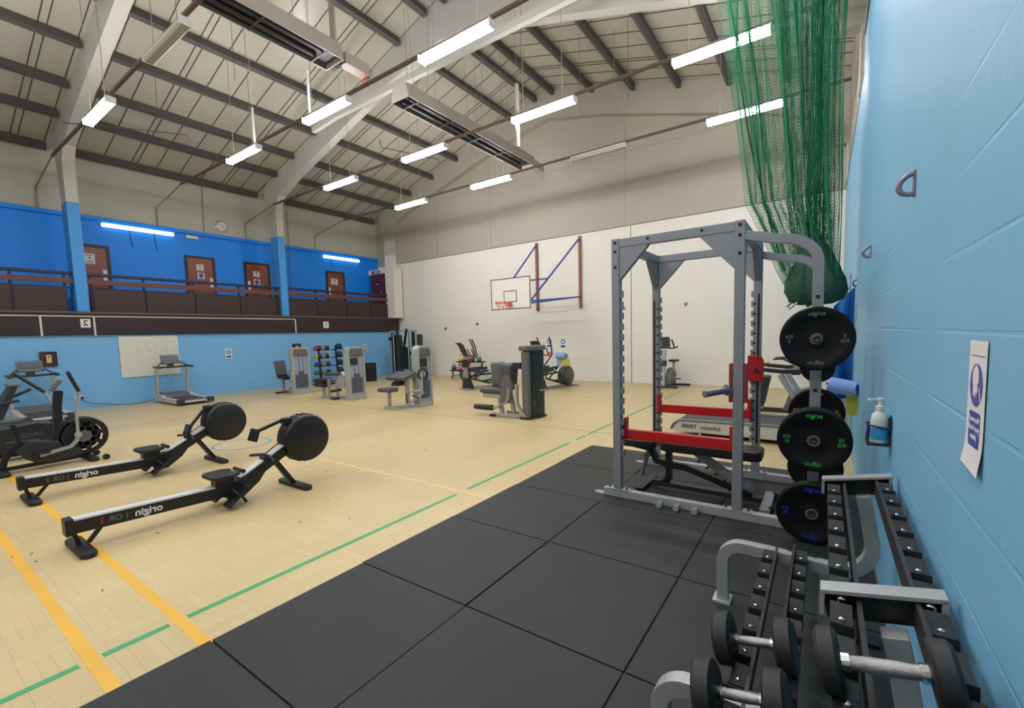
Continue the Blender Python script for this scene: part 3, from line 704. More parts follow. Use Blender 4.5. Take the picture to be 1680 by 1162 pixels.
# ------------------------------------------------------------------ rubber tiles
cols = [(-2.66, 'open-floor side'), (-1.693, 'middle'), (-.726, 'wall side')]
tp = None; wt = None
for j in range(7):
    y0 = 5.755-.965*(j+1)
    for i, (x0, w) in enumerate(cols):
        if tp is None:
            m = MB(); m.bb(0, .9585, 0, .9565, 0, .02)
            tp = m.build('rubber_floor_tile', 'rubber', bevel=.003); o = tp; o.location = (x0, y0, .0003)
        else: o = dup(tp, None, (x0, y0, .0003), 0)
        if i == 2:
            if wt is None: m = MB(); m.bb(0, 1.028, 0, .9565, 0, .02); wt = m.build('rubber_floor_tile', 'rubber', bevel=.003); bpy.data.objects.remove(o); o = wt; o.location = (x0, y0, .0003)
            else: bpy.data.objects.remove(o); o = dup(wt, None, (x0, y0, .0003), 0)
        if i == 0 and j < 5: o.location.x += (-.006, .012, .0, -.01, .008)[j]*.5
        tag(o, 'black rubber floor tile, %s of its row, %s row from the far edge' % (w, ['first', 'second', 'third', 'fourth', 'fifth', 'sixth', 'seventh'][j]), 'floor tile', 'black rubber floor tiles')

# ------------------------------------------------------------------ right wall things
def net_ring(label, y, z):
    t = thing('wall_ring', label, 'wall ring', (XR if y < 6.8 else .355, y, z))
    MB().bb(-.008, 0, -.016, .016, -.055, .055).build('back_plate', 'steel', t, bevel=.003)
    p = [(-.006, 0, .044)] + [(-.010-.046*math.sin(a), 0, .042*math.cos(a)-.010*math.sin(a)) for a in [PI*i/10 for i in range(1, 10)]] + [(-.006, 0, -.044)]
    MB().oval(p, .022, .010, 10, up=(0, 1, 0)).build('loop', 'steel', t)
net_ring('large grey wall ring high on the blue wall nearest the camera', 2.66, 2.21)
net_ring('second grey wall ring along the blue wall', 4.9, 2.22)
net_ring('third small wall ring, just above the blue curtain', 7.6, 2.17)
net_ring('last small wall ring, beside the violet sticker', 9.6, 2.18)
t = thing('wall_sticker', 'small violet and white sticker by the net on the blue wall', 'sticker', (.355, 9.9, 2.36))
MB().bb(-.006, 0, -.28, .28, -.12, .12).build('sheet', 'sign_violet', t); MB().bb(-.008, -.006, -.1, .1, -.06, .06).build('pictogram', 'paper', t)
# hand-wash poster on the near blue wall
t = thing('hand_wash_poster', 'narrow white hand washing poster with a blue disc taped to blue wall', 'poster', (XR-.002, 1.53, 1.40))
# sheet with curling lower end
m = MB(); hw = .075
prev = None
for i in range(13):
    z = .155-.31*i/12; cx = -.001-(.008*max(0, (i-9)/3)**2)
    r_ = [m.bm.verts.new((cx, -hw, z-(.01 if i == 12 else 0))), m.bm.verts.new((cx, hw, z))]
    if prev: m.bm.faces.new((prev[0], prev[1], r_[1], r_[0]))
    prev = r_
m.build('sheet', 'paper', t)
MB().lathe([(.052, 0), (.052, .001), (0, .001)], (-.0015, 0, .048), (-1, 0, 0), 32).build('blue_disc', 'sign_violet', t)
m = MB()
m.prism([(-.022, .085), (-.004, .098), (.022, .085), (.026, .06), (.018, .04), (.020, .022), (.012, .02), (.008, .03), (.002, .018), (-.006, .018), (-.004, .032), (-.014, .026), (-.02, .034), (-.016, .05), (-.026, .056), (-.024, .07)], 'x', -.0035, -.003)
for q in range(3): m.bar([(-.0032, -.028-.006*q, .045-.012*q), (-.0032, -.036-.006*q, .034-.012*q)], .003, .0006, (1, 0, 0))
m.build('hands_pictogram', 'paper', t)
MB().prism(rrect(-.046, .046, -.105, -.018, .008), 'x', -.0022, -.0014).build('blue_panel', 'sign_blue', t)
text('Now wash\nyour hands\nplease', .021, 'paper', (-.0026, 0, -.058), (0, 1, 0), (0, 0, 1), t, name='lettering')
MB().bb(-.0022, -.0014, -.055, .055, .118, .1195).build('fold_line', 'dark_line', t)
# sanitiser bottle in a holder
t = thing('sanitiser_bottle', 'clear hand sanitiser pump bottle hung in a dark holder on the blue wall', 'bottle', (XR-.05, 3.13, .957))
MB().lathe([(.036, 0), (.040, .006), (.040, .125), (.034, .155), (.018, .172), (.014, .18)], n=28).build('bottle', 'gel', t)
MB().lathe([(.0404, .02), (.0406, .021), (.0406, .085), (.0404, .086)], n=28, cap=False).build('label', 'label_blue', t)
m = MB(); m.lathe([(.018, .178), (.019, .18), (.019, .203), (.010, .206), (.008, .232), (.016, .234), (.016, .246), (0, .247)], n=20); m.bar([(0, 0, .24), (-.045, -.012, .238), (-.05, -.013, .232)], .014, .009); m.build('pump', 'white', t)
t = thing('bottle_holder', 'dark navy wire holder carrying the sanitiser bottle on blue wall', 'holder', (XR-.05, 3.13, .957))
m = MB()
for s in (-1, 1):
    m.tube([(.045, s*.048, .13), (.045, s*.048, .085), (-.05, s*.048, .10), (-.046, s*.040, .075), (-.052, s*.05, .0), (-.05, s*.046, -.008)], .005, 8)
m.tube([(-.05, -.046, -.008), (-.05, .046, -.008)], .005, 8); m.bb(-.05, .048, -.045, .045, -.012, -.005)
m.build('frame', 'rail_steel', t); MB().bb(.044, .050, -.03, .03, -.01, .15).build('back_plate', 'rail_steel', t)
# blue roll on a bracket + cloth
t = thing('paper_roll', 'pale blue paper roll on a bracket of the blue wall beyond the rack', 'paper roll')
MB().lathe([(.02, 0), (.08, 0), (.08, .24), (.02, .24)], (XR-.26, 5.9, .98), (.95, -.1, -.18), 28).build('roll', 'roll', t)
MB().tube([(XR-.28, 5.905, .985), (XR+.0, 5.87, .93)], .012, 8).build('spindle', 'sign_blue', t)
MB().bb(XR-.02, XR, 5.82, 5.92, .88, .98).build('bracket', 'sign_blue', t)
tag(MB().prism([(-.10, 0), (.005, .02), (.0, -.21), (-.04, -.24), (-.09, -.2)], 'y', 0, .012).build('yellow_cloth', 'yel', loc=(XR-.002, 6.0, .86)), 'yellow cloth hanging under the pale blue paper roll', 'cloth')
tag(MB().prism([(-.28, 0), (-.02, .04), (-.02, -.9), (-.07, -1.4), (-.14, -.9), (-.2, -.3)], 'y', 0, .01).build('white_sheet', 'paper', loc=(.35, 8.3, .82)), 'white cloth hanging behind the paper roll by the blue wall', 'cloth')

# ------------------------------------------------------------------ blue curtain gathered on the wall
m = MB(); nu, nv = 40, 26; grid = []
for j in range(nv+1):
    v = j/nv; row = []
    zt = 2.15; zb = .55
    for i in range(nu+1):
        u = i/nu
        xr_ = .345; xl = .345-.24-.04*min(1, v*2.2) - .015*math.sin(v*5)
        topz = 2.15-(1-u)*.26
        z = topz*(1-v)+zb*v
        x = xl+(xr_-xl)*u; y = 8.0+.05*math.sin(u*9+v*1.5)*(0.3+v) + .02*math.sin(v*9+u*5)
        if u > .93: y += 0
        row.append(m.bm.verts.new((x, y, z)))
    grid.append(row)
for j in range(nv):
    for i in range(nu): m.bm.faces.new((grid[j][i], grid[j][i+1], grid[j+1][i+1], grid[j+1][i]))
o = m.build('blue_curtain', 'fabric_blue', ang=2.)
md = o.modifiers.new('s', 'SOLIDIFY'); md.thickness = .006
tag(o, 'bright blue curtain hanging gathered from the blue wall behind the plates', 'curtain')

# ------------------------------------------------------------------ green divider net
nt_ = thing('sports_net', 'tall green cricket net gathered and hanging in folds by the blue wall', 'net', (-.5, 6.6, 0))
def interp(t, ks):
    for (a, va), (b, vb) in zip(ks, ks[1:]):
        if a <= t <= b: return va+(vb-va)*(t-a)/(b-a)
    return ks[-1][1] if t > ks[-1][0] else ks[0][1]
XLk = [(1.80, -.10), (1.88, -.30), (2.05, -.42), (2.4, -.54), (2.75, -.68), (3.2, -.90), (4.3, -1.03), (5.8, -1.24), (9., -1.5)]
def net_sheet(name, m_, nu, nv, th, z0, z1, k, amp, ph, xr=.12, xl=None, yo=0, dens=0.):
    m = MB(); g_ = []
    for j in range(nv+1):
        v = j/nv; z = z0+(z1-z0)*v; row = []
        L_ = interp(z, XLk) if xl is None else xl(z)
        R_ = xr - (.0 if z > 2.2 else (2.2-z)*.45)
        for i in range(nu+1):
            u = i/nu
            uu = u+dens*math.sin(2*PI*u*2.3+ph)+.5*dens*math.sin(2*PI*u*5.1+z*.15)
            uu = min(1, max(0, uu))
            x = L_+(R_-L_)*uu + .014*math.sin(z*2.1+u*40)
            y = yo+amp*math.sin(2*PI*k*u+ph+.35*math.sin(z*.9))+.03*math.sin(z*3+u*17)
            zz = z - (.35*max(0, (2.9-z))*(1-u)*.0) - .04*math.sin(u*9+ph)*(1 if z < 3 else .3)
            if z < 2.3: zz = z+ (2.3-z)*.45*(abs(uu-.62)**1.3)*1.3
            row.append(m.bm.verts.new((x+.5, y, zz)))
        g_.append(row)
    for j in range(nv):
        for i in range(nu): m.bm.faces.new((g_[j][i], g_[j][i+1], g_[j+1][i+1], g_[j+1][i]))
    o = m.build(name, m_, nt_, smooth=False)
    md = o.modifiers.new('w', 'WIREFRAME'); md.thickness = th; md.use_even_offset = False; md.use_replace = True; md.use_boundary = True
    return o
net_sheet('net_curtain', 'net', 150, 150, .0048, 1.85, 7.45, 10, .09, .3, dens=.03)
net_sheet('net_back_fold', 'net', 80, 130, .0046, 1.9, 7.43, 9, .06, 1.1, xr=.10, xl=lambda z: interp(z, [(1.8, -.12), (2.05, -.36), (2.4, -.46), (2.75, -.58), (3.2, -.76), (4.3, -.88), (5.8, -1.05), (9., -1.2)]), yo=.10, dens=.03)
net_sheet('net_inner_fold', 'net', 60, 130, .0055, 1.85, 7.42, 12, .05, 1.3, xr=.05, xl=lambda z: interp(z, [(1.8, -.25), (2.4, -.34), (3.2, -.46), (4.5, -.56), (6, -.60), (9, -.60)]), yo=.16, dens=.06)
net_sheet('net_dense_fold', 'net', 64, 120, .0090, 1.85, 7.40, 10, .04, 2.2, xr=-.02, xl=lambda z: interp(z, [(1.8, -.18), (2.4, -.20), (3.2, -.22), (5, -.20), (9, -.16)]), yo=.2, dens=.03)
net_sheet('net_narrow_fold', 'net', 30, 120, .0080, 2.2, 7.40, 5, .03, .2, xr=-.50, xl=lambda z: interp(z, [(1.8, -.42), (2.4, -.50), (3.2, -.62), (5, -.66), (9, -.62)]), yo=.2, dens=.03) if 0 else None
# knotted heap at the bottom
m = MB(); m.lathe([(0, 0), (.16, .01), (.27, .06), (.31, .17), (.30, .30), (.24, .45), (.17, .62), (.08, .80), (0, .95)], (0, 0, 0), (0, 0, 1), 40)
for v in m.bm.verts:
    a = math.atan2(v.co.y, v.co.x); v.co.x *= 1+.07*math.sin(a*9+v.co.z*14); v.co.y *= .55*(1+.1*math.sin(a*11)); v.co.x += .40-(v.co.z)*.03
    v.co.z += 1.86 - .10*v.co.x*0
o = m.build('net_bundle', 'net_dark', nt_)
MB().tube([(.5-.98, 0, 7.4), (.5-1.0, .02, 5.0), (.5-.82, .03, 3.9), (.5-.55, -.05, 2.75), (.5-.42, -.05, 2.3)], .012, 6).build('net_edge_cord', 'net_dark', nt_)
MB().tube([(.5-.28, -.1, 1.9), (.5-.35, -.12, 1.83), (.5-.38, -.1, 1.86), (.5-.34, -.08, 1.9)], .012, 6).build('net_ring', 'steel', nt_)
MB().tube([(-1.3, 0, 8.98), (.85, 0, 8.98)], .02, 8).build('top_cord', 'net_dark', nt_) if 0 else None
# ------------------------------------------------------------------ power rack
T0 = .0203                      # top of the rubber tiles
FY, BY, LXX, RXX, SX = 4.045, 5.25, -1.60, -.565, -.045
r = thing('power_rack', 'tall silver-grey power rack standing on the black rubber tiles', 'power rack')
w = .075
def upright(x, y, z1, back, side):
    m = MB(); m.bb(x-w/2, x+w/2, y-w/2, y+w/2, T0+.07, z1)
    o = m.build('upright', 'rack_grey', r, bevel=.005)
    return o
for (x, y) in ((LXX, FY), (RXX, FY), (LXX, BY), (RXX, BY)):
    o = upright(x, y, 2.455, 0, 0)
    s = 1 if x == LXX else -1
    # toothed strip on the inner side
    m = MB(); z = .42
    while z < 1.93:
        m.bb(x+s*w/2, x+s*(w/2+.022), y-.02, y+.02, z, z+.062); z += .10
    if y == FY and x == LXX: m.build('tooth_strip', 'rack_grey', o, bevel=.002)
    if y == BY:
        m.build('tooth_strip', 'rack_grey', o)
        m = MB(); m.bb(x-s*.012-.010, x-s*.012+.010, y-w/2-.003, y-w/2+.001, .40, 1.95); m.build('slot_strip', 'black', o)
        m = MB(); z = .44
        while z < 1.93: m.bb(x+s*.012, x+s*.036, y-w/2-.003, y-w/2, z, z+.02); z += .10
        m.build('hole_row', 'black', o)
    # bolts near the top
    for bz in (2.42, 2.34, 2.20): MB().lathe([(.014, 0), (.014, .006), (.008, .009), (0, .009)], (x, y-w/2, bz), (0, -1, 0), 10).build('bolt', 'black', o)
# top frame
def tb(x0, x1, y0, y1, z0=2.375, z1=2.45): MB().bb(x0, x1, y0, y1, z0, z1).build('top_beam', 'rack_grey', r, bevel=.004)
tb(LXX+w/2, RXX-w/2, FY-w/2+.004, FY+w/2-.004); tb(LXX+w/2, RXX-w/2, BY-w/2, BY+w/2)
tb(LXX-w/2, LXX+w/2, FY+w/2, BY-w/2); tb(RXX-w/2, RXX+w/2, FY+w/2, BY-w/2)
for y in (FY, BY):
    for x, s in ((LXX+w/2, 1), (RXX-w/2, -1)):
        MB().prism([(x, 2.375), (x+s*.27, 2.375), (x+s*.245, 2.345), (x+s*.02, 2.10), (x, 2.08)], 'y', y-.028, y+.028).build('gusset', 'rack_grey', r, bevel=.003)
for x in (LXX, RXX):
    for y, s in ((FY+w/2, 1), (BY-w/2, -1)):
        MB().prism([(y, 2.375), (y+s*.26, 2.375), (y+s*.02, 2.10), (y, 2.08)], 'x', x-.028, x+.028).build('gusset', 'rack_grey', r, bevel=.003)
for x in (-1.3, -.85): MB().lathe([(.012, 0), (.012, .006), (0, .008)], (x, FY-w/2, 2.42), (0, -1, 0), 10).build('bolt', 'black', r)
# floor rails with foot plates
for y in (FY, BY):
    MB().bb(-1.74, .03, y-w/2, y+w/2, T0, T0+.072).build('floor_rail', 'silver', r, bevel=.004)
    for x in (LXX, RXX):
        MB().bb(x-.11, x+.11, y-w/2-.004, y+w/2+.004, T0+.072, T0+.080).build('foot_plate', 'silver', r, bevel=.002)
        for dx in (-.085, .085): MB().lathe([(.012, 0), (.012, .01), (0, .012)], (x+dx, y, T0+.08), (0, 0, 1), 8).build('bolt', 'black', r)
    MB().prism([(-1.83, y-.03), (-1.74, y-.04), (-1.74, y+.04), (-1.83, y+.03), (-1.85, y)], 'z', T0, T0+.012).build('end_tab', 'silver', r)
MB().bb(-.02, .045, FY+w/2, BY-w/2, T0, T0+.07).build('floor_rail', 'silver', r, bevel=.004)
# band pegs on the front floor rail
for x in (-1.18, -1.03, -.88):
    MB().lathe([(.014, 0), (.014, .07), (.027, .072), (.027, .09), (.014, .092), (.0, .09)], (x, FY-w/2, T0+.03), (0, -1, 0), 16).build('band_peg', 'silver', r)
# plate storage uprights with curved arms
for y in (FY, BY):
    p = [(RXX+w/2, y, 2.335), (-.30, y, 2.275)] + [(-.30+.255*math.sin(a), y, 2.075+.2*math.cos(a)) for a in [PI/2*i/8 for i in range(1, 9)]] + [(SX, y, 1.9), (SX, y, T0+.07)]
    o = MB().sweep(p, [(-.035, -.035), (.035, -.035), (.035, .035), (-.035, .035)], up=(0, 1, 0)).build('storage_upright', 'rack_grey', r, bevel=.004)
    for bz in (1.82, 1.13): MB().lathe([(.014, 0), (.014, .006), (0, .009)], (SX, y-.036, bz), (0, -1, 0), 10).build('bolt', 'black', o)
    for z in (1.515, .79, .25):
        MB().lathe([(.0245, 0), (.0245, .205), (.018, .21), (0, .2)], (SX, y-.035, z), (0, -1, 0), 20).build('plate_peg', 'mach_dark', o)
MB().bar([(SX, FY+.036, 2.10), (SX, BY-.036, 2.10)], .05, .05).build('storage_tie', 'rack_grey', r)
MB().bar([(-.30, FY+.03, 2.25), (-.30, BY-.03, 2.25)], .05, .05).build('storage_tie', 'rack_grey', r) if 0 else None
# red safety bars
for y, z in ((FY+.07, .625), (BY-.07, .715)):
    t = thing('safety_bar', 'red steel safety bar hooked on the ' + ('front' if y < 4.5 else 'back') + ' uprights of the power rack', 'safety bar')
    MB().bb(LXX+w/2+.03, RXX-w/2-.03, y-.03, y+.03, z-.045, z+.045).build('bar', 'red', t, bevel=.004)
    for x in (LXX+w/2+.015, RXX-w/2-.015): MB().bb(x-.016, x+.016, y-.045, y+.032, z-.05, z+.16).build('hook_plate', 'red', t, bevel=.003)
# red hooks with roller on the right uprights
t = thing('bar_hook', 'red roller hook block with yellow pin on the back right rack upright', 'bar hook', (RXX, BY-.045, 1.19))
MB().prism([(-.075, -.13), (.045, -.13), (.07, -.10), (.07, .08), (.045, .13), (-.075, .135)], 'y', -.06, -.005).build('block', 'red', t, bevel=.006)
MB().lathe([(.012, 0), (.024, 0), (.024, .01), (.012, .01)], (.01, -.06, -.02), (0, -1, 0), 20, cap=False).build('hub_ring', 'black', t)
MB().cyl((.07, -.03, .06), (.12, -.03, .06), .014, 14).build('pin', 'brass', t); MB().cyl((-.13, -.03, -.06), (-.075, -.03, -.06), .018, 14).build('pin', 'brass', t)
t = thing('dip_handle', 'steel dip handle on a red bracket clamped to the front right rack upright', 'dip handle', (RXX, FY, 1.17))
for x in (-.055, .052): MB().bb(x-.014, x+.014, -.03, .035, -.17, .15).build('bracket', 'red_dark', t, bevel=.003)
MB().bb(-.066, .062, .037, .048, -.16, .10).build('back_plate', 'red_dark', t)
MB().lathe([(.048, 0), (.048, .02), (.034, .022), (.034, .05), (.026, .052), (.026, .22), (.030, .225), (.030, .235), (0, .235)], (-.07, -.01, -.07), (-.66, -.75, -.10), 20).build('handle', 'steel', t)

# ------------------------------------------------------------------ bumper plates
def bumper(label, y, z, R_=.225, th=.07, tc='txt_grey', kg='5', deep=False, letters=True, x=SX):
    t = thing('weight_plate', label, 'weight plate', (x, y, z), group='bumper plates on the rack storage pegs')
    m = MB(); m.lathe([(.026, 0), (.026, th)][::-1] + [(.026, 0), (.06, 0), (.064, .006), (R_*.72, .006), (R_*.76, .0), (R_-.012, 0), (R_, .012), (R_, th-.012), (R_-.012, th), (.026, th)], (0, 0, 0), (0, 1, 0), 56, cap=False)
    m.build('disc', 'plate', t)
    MB().lathe([(.026, -.002), (.040, -.002), (.040, .01), (.026, .01)], (0, 0, 0), (0, 1, 0), 28, cap=False).build('hub_ring', 'mach_mid', t)
    if letters:
        yy = -.0015
        text('origin', .045, tc, (0, yy, R_*.78), (-1, 0, 0), (0, 0, 1), t, bold=.0004); text('origin', .045, tc, (0, yy, -R_*.78), (1, 0, 0), (0, 0, -1), t, bold=.0004)
        text(kg+'\nKG', .034, tc, (R_*.72, yy+.001, 0), (-1, 0, 0), (0, 0, 1), t, bold=.0006); text(kg+'\nKG', .034, tc, (-R_*.72, yy+.001, 0), (1, 0, 0), (0, 0, -1), t, bold=.0006)
    return t
def peg_y(y): return y
bumper('top black bumper plate with grey 5 KG lettering on the front storage peg', 3.86, 1.515, .2275, .045, 'txt_grey', '5')
bumper('bumper plate with green 10 KG lettering on the middle front peg', 3.80, .79, .227, .065, 'txt_green', '10')
bumper('second bumper plate hidden behind the green-lettered one on its peg', 3.87, .79, .226, .065, letters=False)
bumper('bumper plate with blue 20 KG lettering on the lowest front peg', 3.80, .25, .226, .085, 'txt_blue', '20')
bumper('small black plate on the top rear storage peg', 5.10, 1.515-.30, .14, .045, letters=False, x=SX+.0)
bumper('bumper plate with yellow 15 KG lettering on the middle rear peg', 5.09, .99-.2, .226, .065, 'txt_yellow', '15')
bumper('black bumper plate on the lowest rear peg', 5.09, .25, .226, .085, letters=False)

# ------------------------------------------------------------------ adjustable bench inside the rack
b = thing('weight_bench', 'black adjustable weight bench standing inside the power rack', 'weight bench', (0, 4.47, T0))
MB().prism(rrect(-1.30, -.42, -.14, .14, .05), 'z', .415, .505).build('back_pad', 'pad_black', b, bevel=.018, seg=3)
MB().prism(rrect(-1.68, -1.345, -.14, .14, .05), 'z', .42, .50).build('seat_pad', 'pad_black', b, bevel=.018, seg=3)
MB().bar([(-1.28, 0, .40), (-.5, 0, .40)], .05, .03).build('pad_rail', 'black_metal', b)
MB().bar([(-1.60, 0, .425), (-1.42, 0, .40), (-1.36, 0, .28), (-1.25, 0, .26), (-1.08, 0, .25), (-.50, 0, .07)], .06, .06, (0, 1, 0)).build('main_beam', 'black_metal', b, bevel=.003)
MB().bar([(-1.24, 0, .38), (-1.24, 0, .12), (-1.29, 0, .055), (-1.40, 0, .05)], .06, .05, (0, 1, 0)).build('rear_post', 'black_metal', b, bevel=.003)
MB().bar([(-1.40, 0, .05), (-.42, 0, .04)], .055, .045).build('floor_beam', 'brown_metal', b, bevel=.003)
MB().bb(-1.50, -1.43, -.24, .24, 0, .045).build('foot', 'black_metal', b, bevel=.006); MB().bb(-.42, -.34, -.26, .26, 0, .05).build('foot', 'rack_grey', b, bevel=.006)
MB().bar([(-1.44, 0, .38), (-1.52, 0, .10)], .10, .02, (1, 0, 0)).build('selector_plate', 'rack_grey', b)
MB().bar([(-.98, .0, .41), (-.66, 0, .20)], .07, .06, (0, 1, 0)).build('support_ladder', 'rack_grey', b, bevel=.003)
m = MB()
for k in range(4): m.box((-.95+.075*k, 0, .335-.05*k), (.016, .10, .03), (0, .6, 0))
m.build('ladder_tooth', 'black_metal', b)
MB().cyl((-1.47, -.06, .33), (-1.47, -.12, .33), .02, 12).build('lock_pin', 'brass', b); MB().cyl((-.82, -.05, .27), (-.82, -.09, .27), .018, 12).build('lock_pin', 'brass', b)
for y in (-.20, .20): MB().cyl((-.34, y, .03), (-.34, y+.03, .03), .03, 14).build('wheel', 'blackrub', b)

# ------------------------------------------------------------------ dumbbell rack along the wall
dr = thing('dumbbell_rack', 'two tier silver and black dumbbell rack standing along the blue wall', 'dumbbell rack')
def sframe(y):
    w2 = .03
    # foot, rise, bend over to the lower tier, across, sweep up to the upper tier
    p = [(-.45, y, T0+.01), (-.452, y, .22)] + [(-.352-.10*math.cos(a), y, .27+.10*math.sin(a)) for a in [PI/2*i/7 for i in range(8)]] + [(-.2, y, .368), (.07, y, .355)]
    p += [(.07+.15*math.sin(a), y, .505-.15*math.cos(a)) for a in [PI/2*1.15*i/8 for i in range(1, 9)]] + [(.19, y, .70), (.175, y, .765)]
    o = MB().sweep(p, [(-w2, -.012-.018), (w2, -.03), (w2, .03), (-w2, .03)], up=(0, 1, 0)).build('side_frame', 'silver', dr, bevel=.004)
    MB().bb(-.50, -.405, y-.055, y+.055, T0, T0+.018).build('foot_plate', 'silver', o, bevel=.003)
    MB().bar([(.03, y, .35), (.03, y, T0+.05), (.10, y, T0+.012)], .05, .05, (0, 1, 0)).build('rear_leg', 'rack_grey', o, bevel=.003)
    MB().bb(-.02, .26, y-.05, y+.05, T0, T0+.02).build('rear_foot', 'black_metal', o, bevel=.003)
for y in (2.74, 1.53, .50): sframe(y)
# tier rails: two angle rails a tier
for (z, xs) in ((.385, (-.185, -.105)), (.80, (.10, .225))):
    for q, x in enumerate(xs):
        m = MB(); z += .035*q
        m.bb(x-.006, x+.006, .45, 2.76, z-.055, z+.015)
        m.build('tier_rail', 'brown_metal', dr)
# cross brackets of the upper tier
for y in (2.765, 1.585, .47):
    m = MB(); m.box((.1475, y, .845), (.282, .06, .013), (0, -.2, 0)); m.bb(.008, .020, y-.03, y+.03, .745, .818); m.bb(.272, .284, y-.03, y+.03, .80, .872); m.build('top_bracket', 'silver', dr, bevel=.002)
    MB().box((.148, y, .80), (.262, .014, .085), (0, -.2, 0)).build('bracket_web', 'black_metal', dr)
for y in (2.765, 1.585):
    MB().bb(-.27, .0, y-.01, y+.005, .33, .395).build('bracket_web', 'black_metal', dr)
# saddle pads in pairs, stepped, with bolt heads
def saddle(x, y, z):
    m = MB(); m.prism([(y-.062, z-.01), (y-.058, z+.026), (y-.03, z+.012), (y+.03, z+.012), (y+.058, z+.026), (y+.062, z-.01), (y+.05, z-.055), (y-.05, z-.055)], 'x', x-.026, x+.026)
    o = m.build('saddle', 'blackrub', dr, bevel=.002)
    MB().lathe([(.009, 0), (.008, .005), (.004, .008), (0, .009)], (x, y-.012, z+.012), (0, 0, 1), 12).build('bolt', 'chrome', o)
for i in range(13):
    y = 2.65-.168*i
    if abs(y-1.585) < .03: y -= .0
    for x, z in ((-.218, .375), (-.070, .405), (.058, .785), (.256, .825)): saddle(x, y, z)
m = MB()
for y in (1.50, .55):
    for x, z in ((.06, .80), (.25, .84)): MB().lathe([(.013, 0), (.013, .012), (.007, .016), (0, .017)], (x, y+.06, z), (0, 0, 1), 12).build('bolt', 'chrome', dr)

def dumbbell(label, x, y, z, R_, hl, hw_, yaw_=0.):
    t = thing('dumbbell', label, 'dumbbell', (x, y, z), yaw_, 'rubber dumbbells on the rack'); t.rotation_euler = (0, -.2, yaw_)
    MB().lathe([(.012, -hl-.002), (.0145, -hl*.8), (.0165, -hl*.3), (.0165, hl*.3), (.0145, hl*.8), (.012, hl+.002)], (0, 0, 0), (1, 0, 0), 24).build('handle', 'knurl', t)
    for s in (-1, 1):
        MB().lathe([(0, 0), (R_*.45, 0), (R_*.88, .001), (R_, .008), (R_, hw_-.008), (R_*.88, hw_), (R_*.6, hw_-.004), (0, hw_-.004)], (s*hl, 0, 0), (s, 0, 0), 48).build('head', 'blackrub', t)
        MB().lathe([(.0155, 0), (.0195, .001), (.0195, .016), (.0165, .017)], (s*hl, 0, 0), (-s, 0, 0), 24).build('collar', 'chrome', t)
    return t
dumbbell('black rubber dumbbell on the lower tier, farther of the two there', -.180, 1.74, .473, .090, .068, .060, .03)
dumbbell('black rubber dumbbell on the lower tier, nearest the camera', -.184, 1.45, .470, .092, .068, .062, .03)
dumbbell('black rubber dumbbell with a long chrome handle on the upper tier', .122, 1.18, .872, .068, .075, .044, .03)
